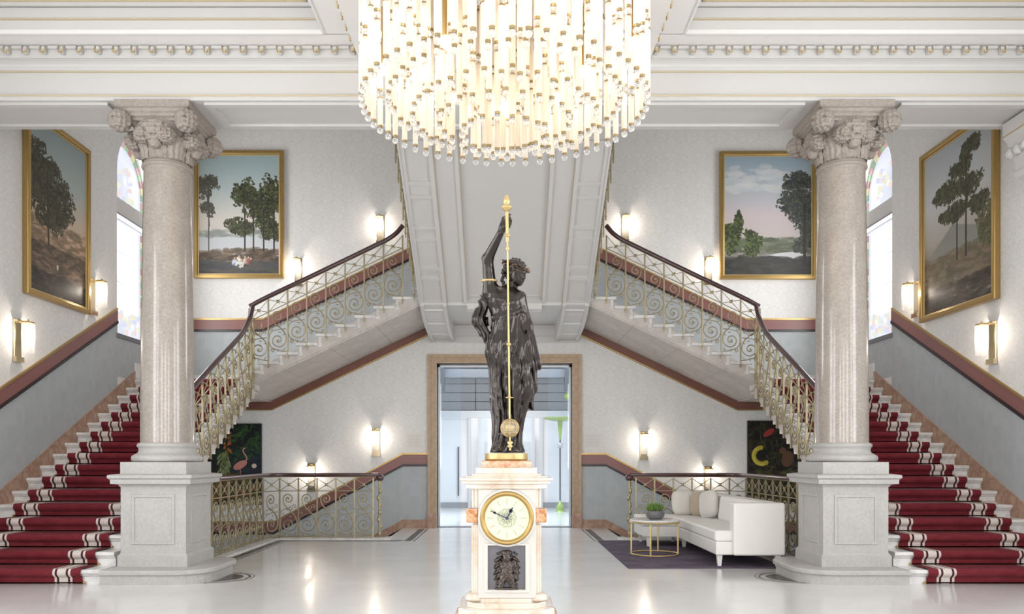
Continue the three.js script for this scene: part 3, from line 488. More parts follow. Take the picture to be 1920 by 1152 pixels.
// ---------------------------------------------------------------- columns
const CX = 4.07, CD = 9.34;
function bumpy(r, n, amp, s, freq) { const g = mergeVertices(new THREE.IcosahedronGeometry(r, n).deleteAttribute('normal').deleteAttribute('uv')); const p = g.attributes.position, v = V3(); for (let i = 0; i < p.count; i++) { v.fromBufferAttribute(p, i).normalize(); const q = Math.abs(Math.sin(v.x * freq + s) * Math.cos(v.y * freq * 0.9 + s * 2) * Math.sin(v.z * freq + s * 3 + 1)), q2 = Math.abs(Math.sin(v.x * freq * 2.3 + s * 4 + v.y * 3) * Math.cos(v.y * freq * 1.9 + v.z * 4)); v.multiplyScalar(r * (1 + amp * (0.5 - Math.sqrt(q)) + amp * 0.45 * (0.5 - q2))); p.setXYZ(i, v.x, v.y, v.z); } g.computeVertexNormals(); return boxUV(g); }
function columnThing(s) {
  const side = s < 0 ? 'left' : 'right';
  const c = thing('stone_column', 'pinkish granite column with carved capital on a square white pedestal, beside the ' + side + ' stairs', 'column', [s * CX, 0, -CD], 'granite columns');
  // rounded bottom step that carries the pedestal
  const pl = r => { const q = []; const xl = -0.46, xr_ = 0.72 + r, df = -0.69 - r, db = 0.55 + r; q.push([xl, df], [xr_ - 0.42, df]); for (let i = 1; i <= 10; i++) { const a = -PI / 2 + i / 10 * PI / 2; q.push([xr_ - 0.42 + 0.42 * Math.cos(a), df + 0.42 + 0.42 * Math.sin(a)]); } for (let i = 1; i <= 8; i++) { const a = i / 8 * PI / 2; q.push([xr_ - 0.42 + 0.42 * Math.cos(a), db - 0.42 + 0.42 * Math.sin(a)]); } q.push([xl, db]); return s < 0 ? q : q.map(([x, y]) => [-x, y]).reverse(); };
  part('plinth_step', prismY(pl(0), 0, 0.115), MAT.ped, c); part('plinth_nosing', prismY(pl(0.03), 0.11, R1, null, 0.012), MAT.ped, c);
  part('pedestal_base', squareLathe([[0.405, R1], [0.405, 0.29], [0.385, 0.31], [0.383, 0.32]]), MAT.ped, c);
  const die = part('pedestal_die', squareLathe([[0.378, 0.3], [0.378, 1.1]]), MAT.ped, c);
  for (let k = 0; k < 4; k++) { const f = boxUV(ext(shapeOf([[-0.25, 0.42], [0.25, 0.42], [0.25, 1.0], [-0.25, 1.0]], [[[-0.215, 0.455], [-0.215, 0.965], [0.215, 0.965], [0.215, 0.455]]]), 0.02, 0.006)); part('panel_moulding', f, MAT.ped, die, [Math.sin(k * PI / 2) * 0.37, 0, Math.cos(k * PI / 2) * 0.37], [0, k * PI / 2, 0]); }
  part('pedestal_cap', squareLathe([[0.385, 1.09], [0.40, 1.115], [0.46, 1.125], [0.462, 1.175], [0.475, 1.185], [0.485, 1.195], [0.485, 1.222], [0.475, 1.23], [0.40, 1.24]]), MAT.ped, c);
  part('base_plinth', squareLathe([[0.382, 1.235], [0.382, 1.377]]), MAT.ped, c);
  part('column_base', lathe([[0, 1.377], [0.375, 1.377], [0.398, 1.395], [0.402, 1.425], [0.39, 1.452], [0.365, 1.465], [0.348, 1.475], [0.325, 1.49], [0.318, 1.52], [0.322, 1.545], [0.334, 1.555], [0.34, 1.572], [0.335, 1.59], [0.32, 1.6], [0.306, 1.607]], 48), MAT.ped, c);
  const shaft = []; for (let i = 0; i <= 16; i++) { const t = i / 16; shaft.push([0.303 - 0.037 * Math.pow(t, 1.6), 1.6 + t * 3.3]); }
  const sg = lathe(shaft, 64); { const uv = sg.attributes.uv; for (let i = 0; i < uv.count; i++) uv.setXY(i, uv.getX(i) * 1.65, uv.getY(i) * 3.3); }
  part('shaft', sg, MAT.gran, c);
  part('astragal', lathe([[0.262, 4.875], [0.285, 4.885], [0.29, 4.9], [0.285, 4.915], [0.275, 4.92], [0.278, 4.935], [0.27, 4.945], [0.262, 4.95]], 48), MAT.carved, c);
  // capital: fluted bell, leaves, corner scrolls, flowers, abacus
  const cap = part('capital', (() => { const g = lathe([[0.255, 4.93], [0.262, 5.05], [0.285, 5.16], [0.33, 5.26], [0.37, 5.33], [0.36, 5.4], [0.3, 5.4]], 96); const p = g.attributes.position; for (let i = 0; i < p.count; i++) { const x = p.getX(i), z = p.getZ(i), y = p.getY(i), a = Math.atan2(z, x), f = 1 + 0.035 * Math.abs(Math.cos(a * 14)) * (y < 5.3 ? 1 : 0); p.setX(i, x * f); p.setZ(i, z * f); } g.computeVertexNormals(); return g; })(), MAT.carved, c);
  const vol = merge([bumpy(0.118, 12, 0.3, 1.3, 7), tube(spiral(0, 0.0, 0, 11, 0.10, 0.02, 30).map(v => [v.x, v.y, 0.075]), 0.016, 50, 6), tube(spiral(0, 0.0, 0, 11, 0.10, 0.02, 30).map(v => [v.x, v.y, -0.075]), 0.016, 50, 6)].map(boxUV));
  const horn = boxUV(tube([[-0.3, -0.06, 0], [-0.2, -0.01, 0], [-0.1, 0.05, 0], [0, 0.075, 0]], 0.045, 12, 8));
  for (let k = 0; k < 4; k++) { const a = PI / 4 + k * PI / 2; const v = part('corner_scroll', vol, MAT.carved, cap, [Math.cos(a) * 0.545, 5.33, -Math.sin(a) * 0.545], [0, a, 0]); part('scroll_stem', horn, MAT.carved, cap, [Math.cos(a) * 0.52, 5.33, -Math.sin(a) * 0.52], [0, a, 0]); }
  const leafG = (() => { const pos = [], idx = [], nu = 12, nv = 14; for (let j = 0; j <= nv; j++) for (let i = 0; i <= nu; i++) { const u = i / nu * 2 - 1, v = j / nv; const lobes = 0.8 + 0.2 * Math.abs(Math.cos(v * PI * 3.3)); const w = 0.115 * lobes * (v < 0.7 ? 0.75 + 0.35 * v : 1 - (v - 0.7) * 1.6); const curl = v > 0.7 ? (v - 0.7) / 0.3 : 0; pos.push(u * w * 1.15, v * 0.29 - curl * curl * 0.08, 0.015 + 0.085 * v * v + curl * 0.06 - 0.03 * u * u + 0.012 * Math.cos(u * 11)); } for (let j = 0; j < nv; j++) for (let i = 0; i < nu; i++) { const a = j * (nu + 1) + i; idx.push(a, a + 1, a + nu + 1, a + 1, a + nu + 2, a + nu + 1); } const g = new THREE.BufferGeometry(); g.setAttribute('position', new THREE.Float32BufferAttribute(pos, 3)); g.setIndex(idx); g.computeVertexNormals(); return boxUV(g); })();
  for (let k = 0; k < 8; k++) { const a = k * PI / 4; part('acanthus_leaf', leafG, MAT.carved, cap, [Math.sin(a) * 0.272, 4.955, Math.cos(a) * 0.272], [0, a, 0]); }
  const flower = merge([bumpy(0.1, 11, 0.42, 2.1, 8).scale(1.3, 0.95, 0.55), bumpy(0.075, 10, 0.42, 0.4, 8).translate(-0.11, -0.03, -0.02), bumpy(0.075, 10, 0.42, 0.9, 8).translate(0.11, -0.03, -0.02), bumpy(0.055, 4, 0.3, 0.9, 9).translate(0.0, -0.1, -0.02)]);
  for (let k = 0; k < 4; k++) { const a = k * PI / 2; part('flower_cluster', flower, MAT.carved, cap, [Math.sin(a) * 0.36, 5.23, Math.cos(a) * 0.36], [0, a, 0]).scale.setScalar(1.25); }
  part('abacus', squareLathe([[0.33, 5.36], [0.345, 5.385], [0.37, 5.4], [0.372, 5.43], [0.39, 5.445], [0.40, 5.475], [0.418, 5.485], [0.43, 5.5], [0.433, 5.56]]), MAT.carved, cap);
  return c;
}
columnThing(-1); columnThing(1);
{ // white corbel capital against the right wall
  const p = thing('wall_corbel', 'white and gold carved corbel under the beam at the right edge', 'corbel', [6.34, 5.0, -9.34]);
  part('capital', squareLathe([[0.05, -0.2], [0.1, -0.17], [0.12, -0.1], [0.1, -0.06], [0.12, 0.12], [0.17, 0.3], [0.195, 0.36], [0.195, 0.4], [0.2, 0.535]]), MAT.white, p);
  for (let k = 0; k < 3; k++) part('leaf', bumpy(0.065, 4, 0.3, k, 9), MAT.white, p, [-0.13, 0.16, -0.14 + k * 0.14]);
  part('gilt_line', bx(0.4, 0.012, 0.4, 0, 0.375, 0), MAT.gilt, p);
}
console.log('columns');

// ---------------------------------------------------------------- doorway and the passage behind it
{
  const d = struct('door_1', null, null, 'wide doorway with brown stone surround in the back wall');
  for (const s of [-1, 1]) { part('jamb', merge([box2(...xr(s, 1.38, 1.565), 0, 3.54, DB - 0.05, DB + 0.34), box2(...xr(s, 1.5, 1.565), 0, 3.54, DB - 0.075, DB - 0.051), box2(...xr(s, 1.38, 1.42), 0, 3.39, DB - 0.065, DB - 0.051)]), MAT.frame, d); part('jamb_foot', box2(...xr(s, 1.375, 1.575), 0, 0.3, DB - 0.085, DB), MAT.skirt, d); part('glass_frame', box2(...xr(s, 1.335, 1.38), 0, 3.36, DB + 0.2, DB + 0.26), MAT.alu, d); }
  part('lintel', merge([box2(-1.379, 1.379, 3.36, 3.54, DB - 0.049, DB + 0.34), box2(-1.499, 1.499, 3.475, 3.54, DB - 0.074, DB - 0.051), box2(-1.379, 1.379, 3.36, 3.39, DB - 0.064, DB - 0.05)]), MAT.frame, d);
  part('glass_frame', box2(-1.38, 1.38, 3.31, 3.36, DB + 0.2, DB + 0.26), MAT.alu, d);
  part('shadow_gap', box2(-1.38, 1.38, 3.345, 3.362, DB + 0.05, DB + 0.19), MAT.dark, d);
  part('threshold', box2(-1.38, 1.38, 0.0, 0.004, DB + 0.1, DB + 0.4), MAT.inlay, d);
  part('pane', box2(-1.335, -0.9, 0.02, 3.31, DB + 0.225, DB + 0.235), MAT.pane, d); part('pane', box2(0.9, 1.335, 0.02, 3.31, DB + 0.225, DB + 0.235), MAT.pane, d);
  struct('wall_passage_left', box2(-2.7, -2.5, -0.3, 4.4, DB + 0.35, 26), MAT.lightWall, 'light wall of the passage');
  struct('wall_passage_right', box2(2.5, 2.7, -0.3, 4.4, DB + 0.35, 26), MAT.lightWall, 'light wall of the passage, right');
  struct('wall_passage_back', box2(-2.7, 2.7, -0.3, 4.4, 25.8, 26), MAT.lightWall, 'light end wall of the passage');
  struct('ceiling_passage', prismY([[-2.7, DB + 0.35], [2.7, DB + 0.35], [2.7, 26], [-2.7, 26]], 4.1, 4.3), MAT.grey, 'grey ceiling of the passage');
  const sk = thing('skylight', 'pale blue skylight strip glimpsed through the doorway', 'skylight', [0, 4.05, -18.6]);
  part('skylight_window', bx(4.2, 0.03, 2.4), std({ color: 0xffffff, emissive: 0xdbeaf4, emissiveIntensity: 1.1 }), sk); part('frame', merge([bx(4.4, 0.09, 0.08, 0, 0.01, 1.24), bx(4.4, 0.09, 0.08, 0, 0.01, -1.24)]), MAT.greyDark, sk);
  areaLight(4.2, 2.4, new THREE.Color(0.97, 0.99, 1), 6, [0, 3.95, -18.6], [0, 0, -18.6], 'skylight_daylight');
  areaLight(4.2, 2.0, new THREE.Color(1, 1, 1), 3, [0, 3.95, -23.6], [0, 0, -23.6], 'passage_lamp');
  part('lamp_panel', bx(4.2, 0.03, 2.0), std({ color: 0xffffff, emissive: 0xffffff, emissiveIntensity: 1 }), thing('ceiling_light', 'white light panel deep in the passage ceiling', 'light', [0, 3.98, -23.6]));
  const bm = thing('ceiling_beam', 'dark grey metal beam crossing the passage above the doorway', 'beam', [0, 3.5, -19.9]);
  part('beam', bx(4.9, 0.22, 0.2, 0, 0.1, 0), MAT.greyDark, bm); for (const s of [-1, 1]) part('bracket', prismX([[-0.1, -0.35], [0.1, -0.35], [0.2, 0.35], [-0.4, 0.35]], s * 1.6 - 0.06, s * 1.6 + 0.06), MAT.greyDark, bm);
  // partition of grey boards, rail and glazed panels
  const p = thing('glazed_partition', 'grey and white glazed partition seen behind the bronze figure', 'partition', [0, 0, -22.2]);
  for (let k = 0; k < 6; k++) for (let j = 0; j < 3; j++) part('board', bx(1.64, 0.24, 0.05, -1.66 + j * 1.66, 2.92 + k * 0.255, 0), MAT.grey, p);
  part('backing', bx(5, 1.7, 0.02, 0, 3.55, -0.04), MAT.greyDark, p);
  part('rail', bx(5, 0.2, 0.16, 0, 2.68, 0.05), MAT.alu, p); part('base', bx(5, 0.16, 0.1, 0, 0.08, 0), MAT.grey, p);
  for (const x of [-2.2, -1.0, -0.72, 0.82, 1.05, 2.3]) part('mullion', bx(0.09, 2.6, 0.1, x, 1.3, 0.03), MAT.alu, p);
  for (const [x0, x1] of [[-2.16, -1.05], [1.1, 2.26]]) part('panel', bx(x1 - x0, 2.4, 0.03, (x0 + x1) / 2, 1.36, -0.01), MAT.lightWall, p);
  part('door_handle', bx(0.035, 1.4, 0.05, -1.32, 1.05, 0.06), MAT.dark, p);
  for (const [x0, x1] of [[-0.68, -0.02], [0.02, 0.78]]) part('pane', bx(x1 - x0, 2.4, 0.012, (x0 + x1) / 2, 1.36, 0), MAT.pane, p);
  const dp = thing('double_door', 'white double door beyond the glass, mostly behind the figure', 'door', [0.1, 0, -25.6]);
  for (const x of [-0.45, 0.45]) { part('leaf', bx(0.86, 2.3, 0.05, x, 1.15, 0), MAT.lightWall, dp); for (const y of [0.6, 1.6]) part('panel', rbx(0.6, 0.75, 0.03, 0.01, 1), MAT.white, dp, [x, y, 0.03]); }
  // green glass stand
  const gl = thing('green_glass_stand', 'tall thin stand with a lime green glass dish, right of the figure', 'plant stand', [1.48, 0, -20.6]);
  part('dish', lathe([[0, 2.40], [0.2, 2.41], [0.42, 2.47], [0.46, 2.5], [0.43, 2.51], [0.2, 2.46], [0, 2.45]], 28), MAT.green, gl); part('stem', cyl(0.03, 0.07, 0.5, 10, 0, 2.17, 0), MAT.green, gl); part('pole', cyl(0.022, 0.022, 1.9, 8, 0, 0.98, 0), MAT.greyDark, gl); part('collar', lathe([[0.02, 1.7], [0.09, 1.72], [0.03, 1.76], [0.1, 1.8], [0.02, 1.84]], 14), MAT.alu, gl); part('foot', lathe([[0.02, 0.3], [0.06, 0.22], [0.12, 0.12], [0.1, 0.06], [0.15, 0.0]], 16), MAT.green, gl);
  const g2 = thing('green_glass_bowl', 'lime green glass bowl on the passage wall beside the door jamb', 'bowl', [1.78, 2.95, -20.4]); part('bowl', lathe([[0, 0], [0.15, 0.02], [0.22, 0.1], [0.16, 0.2], [0, 0.25]], 20), MAT.green, g2); part('wall_arm', bar([0, 0.1, 0], [0.72, 0.1, 0], 0.02, 8), MAT.alu, g2);
}

// ---------------------------------------------------------------- paintings
const pr = (a, b) => a + (b - a) * rnd();
function blobTree(c, cx, cy, w, h, cols, n, trunk) { // crown built of leafy lumps, dark below and inside, lighter dabs on top
  if (trunk) { c.strokeStyle = trunk; c.lineWidth = Math.max(3, w * 0.06); c.beginPath(); c.moveTo(cx, cy); c.quadraticCurveTo(cx - w * 0.03, cy + h * 0.5, cx + w * 0.02, cy + h * 1.05); c.stroke(); }
  const lumps = []; for (let i = 0; i < 16; i++) { const a = rnd() * 6.283, r = Math.sqrt(rnd()) * 0.8; lumps.push([cx + Math.cos(a) * r * w * 0.42, cy + Math.sin(a) * r * h * 0.42, pr(0.13, 0.24)]); }
  for (let i = 0; i < n * 2; i++) { const [lx, ly, lr] = lumps[(rnd() * 16) | 0], a = rnd() * 6.283, r = Math.sqrt(rnd()), x = lx + Math.cos(a) * r * lr * w, y = ly + Math.sin(a) * r * lr * Math.max(h, w * 0.5); c.fillStyle = cols[(rnd() * cols.length) | 0]; c.globalAlpha = 0.85; c.beginPath(); c.ellipse(x, y, pr(5, 13), pr(3, 7), rnd() * 3, 0, 7); c.fill(); } c.globalAlpha = 1; }
function skyG(c, w, h, stops) { const g = c.createLinearGradient(0, 0, 0, h); for (const [t, k] of stops) g.addColorStop(t, k); c.fillStyle = g; c.fillRect(0, 0, w, h); }
function dabs(c, x0, y0, x1, y1, cols, n, s0, s1) { for (let i = 0; i < n; i++) { c.fillStyle = cols[(rnd() * cols.length) | 0]; c.globalAlpha = 0.5; c.beginPath(); c.ellipse(pr(x0, x1), pr(y0, y1), pr(s0, s1) * 2, pr(s0, s1) * 0.6, pr(-0.3, 0.3), 0, 7); c.fill(); } c.globalAlpha = 1; }
const darkG = ['#2f2f22', '#3b3a2a', '#4a4632', '#26261c', '#56503a'], midG = ['#3f4a2c', '#4f5a34', '#2f3a24', '#66703f', '#2a3322'], earth = ['#5a4a3c', '#6e5a48', '#463a30', '#7d6a56', '#3a3028'];
const art = {
  tallTree: (c, w, h) => { skyG(c, w, h, [[0, '#8fa0a2'], [0.3, '#a9b3b0'], [0.5, '#cbb8a4'], [0.62, '#c9a88e'], [1, '#6a5646']]); dabs(c, 0, h * 0.55, w, h * 0.75, ['#8a705a', '#7a6550', '#9a8468', '#6d6048'], 200, 8, 22); dabs(c, 0, h * 0.7, w, h * 0.9, earth, 320, 8, 24); dabs(c, 0, h * 0.86, w, h, ['#2b231d', '#3a2f27', '#1f1a16'], 240, 8, 26); for (let k = 0; k < 5; k++) blobTree(c, w * [0.22, 0.4, 0.2, 0.5, 0.34][k], h * [0.22, 0.32, 0.38, 0.42, 0.5][k], w * 0.64, h * 0.25, darkG, 420); c.strokeStyle = '#3a3026'; c.lineWidth = 14; c.beginPath(); c.moveTo(w * 0.3, h * 0.3); c.lineTo(w * 0.33, h * 0.7); c.stroke(); c.fillStyle = '#d8cfc0'; c.fillRect(w * 0.46, h * 0.79, 14, 22); },
  grove: (c, w, h) => { skyG(c, w, h, [[0, '#9db4b8'], [0.3, '#b9c6c6'], [0.55, '#d6cfc6'], [0.72, '#c9c6c2'], [1, '#5c5248']]); c.fillStyle = '#c5c9cc'; c.fillRect(0, h * 0.66, w, h * 0.13); dabs(c, 0, h * 0.62, w, h * 0.68, ['#8e9590', '#7c847c'], 60, 10, 22); dabs(c, 0, h * 0.78, w, h, earth, 320, 8, 24); dabs(c, 0, h * 0.88, w, h, ['#4a4c50', '#3c3e42', '#55504a'], 200, 10, 26); blobTree(c, w * 0.14, h * 0.27, w * 0.34, h * 0.24, ['#5a5a50', '#6a685c', '#4a4a42'], 220, '#5a544a'); blobTree(c, w * 0.15, h * 0.45, w * 0.22, h * 0.14, ['#5a5a50', '#6a685c', '#4a4a42'], 120, '#5a544a'); c.fillStyle = '#55504a'; c.fillRect(w * 0.14, h * 0.3, 7, h * 0.5); for (const [x, y, ww, hh] of [[0.62, 0.34, 0.4, 0.36], [0.86, 0.36, 0.36, 0.4], [0.72, 0.48, 0.44, 0.3], [0.5, 0.6, 0.36, 0.18], [0.9, 0.62, 0.3, 0.22]]) blobTree(c, w * x, h * y, w * ww, h * hh, midG.concat(darkG), 320); for (const x of [0.56, 0.66, 0.78, 0.9]) { c.fillStyle = '#33302a'; c.fillRect(w * x, h * 0.45, 9, h * 0.35); } for (const [x, y, k] of [[0.45, 0.885, '#c9cfdc'], [0.5, 0.87, '#e6e0d6'], [0.53, 0.9, '#d8d4cc'], [0.57, 0.875, '#cfc6ba'], [0.61, 0.88, '#a8645c'], [0.64, 0.89, '#5a4a44']]) { for (let i = 0; i < 26; i++) { c.fillStyle = k; c.globalAlpha = 0.6; c.beginPath(); c.ellipse(w * x + pr(-12, 12), h * y + pr(-16, 20), pr(3, 8), pr(4, 9), rnd() * 3, 0, 7); c.fill(); } c.globalAlpha = 1; c.fillStyle = '#c9a890'; c.beginPath(); c.arc(w * x, h * y - 24, 6, 0, 7); c.fill(); } },
  river: (c, w, h) => { skyG(c, w, h, [[0, '#8fa6b6'], [0.25, '#b4bfc6'], [0.5, '#ccbfc2'], [0.7, '#bdb4b0'], [1, '#3c3a38']]); dabs(c, w * 0.05, h * 0.1, w * 0.7, h * 0.3, ['#d8d8d6', '#c9ced2'], 40, 14, 34); dabs(c, 0, h * 0.68, w, h * 0.8, ['#5c6450', '#6e725e', '#4c5442'], 160, 10, 24); c.fillStyle = '#c6c8c8'; c.beginPath(); c.ellipse(w * 0.66, h * 0.83, w * 0.26, h * 0.03, -0.12, 0, 7); c.fill(); dabs(c, 0, h * 0.84, w, h, ['#3a3a38', '#2c2c2c', '#46443e', '#33322e'], 420, 10, 26); for (const [x, y, ww, hh] of [[0.08, 0.68, 0.24, 0.3], [0.18, 0.6, 0.1, 0.3], [0.3, 0.72, 0.26, 0.24]]) blobTree(c, w * x, h * y, w * ww, h * hh, midG, 240); for (const [x, y, ww, hh] of [[0.88, 0.24, 0.46, 0.22], [0.8, 0.4, 0.44, 0.24], [0.9, 0.5, 0.42, 0.28], [0.88, 0.68, 0.36, 0.26]]) blobTree(c, w * x, h * y, w * ww, h * hh, ['#3a4040', '#2c3132', '#4a4e46', '#565848'], 300); c.fillStyle = '#34302a'; c.fillRect(w * 0.88, h * 0.4, 16, h * 0.5); },
  pines: (c, w, h) => { skyG(c, w, h, [[0, '#a9b2b6'], [0.35, '#c6c8c8'], [0.55, '#b4aea6'], [0.7, '#8a7a68'], [1, '#463a30']]); c.fillStyle = '#8f8f88'; c.beginPath(); c.moveTo(0, h * 0.68); c.lineTo(w * 0.45, h * 0.5); c.lineTo(w, h * 0.62); c.lineTo(w, h); c.lineTo(0, h); c.fill(); dabs(c, 0, h * 0.66, w, h * 0.86, ['#7d6c58', '#8f7e68', '#6a5a48', '#5c5a44'], 380, 8, 26); dabs(c, 0, h * 0.84, w, h, ['#463a30', '#3a3028', '#5a4c3e', '#2a241e'], 280, 8, 26); for (const [x, y, ww, hh] of [[0.68, 0.12, 0.28, 0.12], [0.55, 0.2, 0.36, 0.12], [0.35, 0.3, 0.42, 0.14], [0.62, 0.32, 0.46, 0.16], [0.46, 0.44, 0.44, 0.12], [0.76, 0.44, 0.36, 0.14]]) blobTree(c, w * x, h * y, w * ww, h * hh, ['#3a3d28', '#4a4a30', '#2e3122', '#5a553a'], 240); blobTree(c, w * 0.92, h * 0.55, w * 0.36, h * 0.32, ['#6a6a44', '#59583a', '#4a4a34'], 260); c.fillStyle = '#3a3228'; c.fillRect(w * 0.5, h * 0.4, 10, h * 0.32); c.fillRect(w * 0.62, h * 0.2, 12, h * 0.52); },
  flamingo: (c, w, h) => { c.fillStyle = '#14171a'; c.fillRect(0, 0, w, h); dabs(c, w * 0.5, h * 0.3, w, h * 0.6, ['#1c2530', '#24303a'], 80, 16, 40); for (let i = 0; i < 150; i++) { c.save(); c.translate(pr(0, w), pr(0, h * 0.42)); c.rotate(rnd() * 6.3); c.fillStyle = ['#1f3a22', '#2c4a28', '#16281a', '#3d5a2e', '#24462c'][i % 5]; c.beginPath(); c.ellipse(0, 0, pr(20, 52), pr(5, 12), 0, 0, 7); c.fill(); c.restore(); } for (let i = 0; i < 26; i++) { c.fillStyle = ['#a8622c', '#b9762e', '#7d3d26'][i % 3]; c.beginPath(); c.ellipse(w * 0.42 + pr(-30, 30), h * pr(0.1, 0.36), 8, 14, 0.4, 0, 7); c.fill(); } for (let i = 0; i < 60; i++) { c.save(); c.translate(w * 0.36 + pr(-50, 50), h * pr(0.38, 0.62)); c.rotate(-PI / 2 + pr(-0.7, 0.7)); c.fillStyle = ['#7f8a52', '#8d9660', '#5c6a40'][i % 3]; c.beginPath(); c.ellipse(0, 0, 30, 7, 0, 0, 7); c.fill(); c.restore(); } c.strokeStyle = '#d9988c'; c.lineWidth = 11; c.lineCap = 'round'; c.beginPath(); c.moveTo(w * 0.70, h * 0.47); c.bezierCurveTo(w * 0.86, h * 0.42, w * 0.6, h * 0.34, w * 0.72, h * 0.30); c.stroke(); c.fillStyle = '#d08a7e'; c.beginPath(); c.ellipse(w * 0.64, h * 0.51, w * 0.13, h * 0.045, -0.5, 0, 7); c.fill(); c.lineWidth = 5; c.beginPath(); c.moveTo(w * 0.64, h * 0.54); c.lineTo(w * 0.66, h * 0.72); c.stroke(); dabs(c, 0, h * 0.62, w, h, ['#5a5a30', '#7a6a34', '#8f7a3a', '#3c3e26', '#94502c'], 360, 8, 24); c.fillStyle = '#d8c8b4'; c.beginPath(); c.ellipse(w * 0.88, h * 0.52, 22, 20, 0, 0, 7); c.fill(); },
  fruit: (c, w, h) => { c.fillStyle = '#12100d'; c.fillRect(0, 0, w, h); for (let i = 0; i < 260; i++) { c.save(); c.translate(pr(0, w), pr(0, h * 0.6)); c.rotate(rnd() * 6.3); c.globalAlpha = 0.75; c.fillStyle = ['#3a3a20', '#4c4826', '#2a2a18', '#5a5630', '#3a2e1c'][i % 5]; c.beginPath(); c.ellipse(0, 0, pr(20, 60), pr(2, 6), 0, 0, 7); c.fill(); c.restore(); } c.globalAlpha = 1; c.strokeStyle = '#b5a63a'; c.lineCap = 'round'; c.lineWidth = 40; c.beginPath(); c.arc(w * 0.24, h * 0.42, w * 0.14, 1.0, 4.6); c.stroke(); c.strokeStyle = '#d0c250'; c.lineWidth = 20; c.beginPath(); c.arc(w * 0.24, h * 0.42, w * 0.15, 1.4, 4.0); c.stroke(); c.fillStyle = '#a83a34'; c.beginPath(); c.ellipse(w * 0.36, h * 0.14, w * 0.11, h * 0.035, -0.6, 0, 7); c.fill(); c.fillStyle = '#6b4a34'; c.beginPath(); c.ellipse(w * 0.68, h * 0.46, w * 0.1, h * 0.1, 0.2, 0, 7); c.fill(); c.beginPath(); c.arc(w * 0.6, h * 0.36, w * 0.06, 0, 7); c.fill(); dabs(c, 0, h * 0.6, w, h, ['#4a4a26', '#5c4a2a', '#32341e', '#6a5a30'], 300, 8, 24); },
  dusk: (c, w, h) => { skyG(c, w, h, [[0, '#a8b0b0'], [0.6, '#c2b6a6'], [1, '#5a4a3c']]); dabs(c, 0, h * 0.7, w, h, earth, 200, 8, 24); },
};
function painting(name, label, key, w, h, pos, turn, dark, group) {
  const t = thing(name, label, 'painting', pos, group, turn), fw = dark ? 0.02 : 0.075;
  const tex = canvasTex(512, Math.round(512 * h / w), art[key]);
  part('canvas', new THREE.BoxGeometry(w - fw, h - fw, 0.02), std({ map: tex, roughness: dark ? 0.35 : 0.5 }), t, [0, 0, 0.035]);
  const W = w / 2, H = h / 2, i = fw, r = (a, b) => [[-a, -b], [a, -b], [a, b], [-a, b]];
  const fr = part('frame', ext(shapeOf(r(W, H), [r(W - i, H - i).reverse()]), dark ? 0.05 : 0.085, dark ? 0.004 : 0.014), dark ? MAT.dark : MAT.gold, t, [0, 0, 0.003]);
  if (!dark) part('inner_slip', ext(shapeOf(r(W - i + 0.004, H - i + 0.004), [r(W - i - 0.022, H - i - 0.022).reverse()]), 0.02, 0.005), MAT.gilt, fr, [0, 0, 0.035]);
}
painting('landscape_painting', 'gold-framed landscape with a tall dark tree, hanging on the left side wall', 'tallTree', 1.6, 2.56, [-HALL, 4.945, -11.28], PI / 2, false, 'large landscape paintings');
painting('landscape_painting', 'gold-framed landscape with a grove and seated figures, on the back wall left', 'grove', 1.82, 2.6, [-5.41, 6.39, -DB], 0, false, 'large landscape paintings');
painting('landscape_painting', 'gold-framed landscape with a winding river and tree at the right, on the back wall right', 'river', 1.96, 2.6, [5.365, 6.37, -DB], 0, false, 'large landscape paintings');
painting('landscape_painting', 'gold-framed landscape with two slender trees on a hillside, on the right side wall', 'pines', 1.86, 2.58, [HALL, 4.82, -11.12], -PI / 2, false, 'large landscape paintings');
painting('jungle_painting', 'dark unframed jungle painting with a pink flamingo below the left flight', 'flamingo', 1.2, 1.66, [-5.55, 1.3, -DB], 0, true);
painting('jungle_painting', 'dark unframed jungle painting with a yellow crescent form below the right flight', 'fruit', 1.2, 1.7, [5.55, 1.34, -DB], 0, true);
painting('landscape_painting', 'gold frame whose lower edge shows under the beam, back wall left', 'dusk', 1.3, 1.0, [-5.4, 8.7, -DB], 0, false, 'upper paintings');
painting('landscape_painting', 'gold frame whose lower edge shows under the beam, back wall right', 'dusk', 1.3, 1.0, [5.4, 8.68, -DB], 0, false, 'upper paintings');
for (const s of [-1, 1]) { const p = thing('text_plaque', 'faint white text plaque on the wall ' + (s < 0 ? 'left' : 'right') + ' of the doorway', 'plaque', [s * 1.83, 1.78, -DB]); part('plate', bx(0.4, 0.3, 0.008, 0, 0, 0.005), MAT.plaque, p); for (let k = 0; k < 6; k++) part('text_line', bx(0.3 - (k % 3) * 0.03, 0.007, 0.002, -0.02, 0.1 - k * 0.04, 0.0105), MAT.linesText, p); }
console.log('paintings');

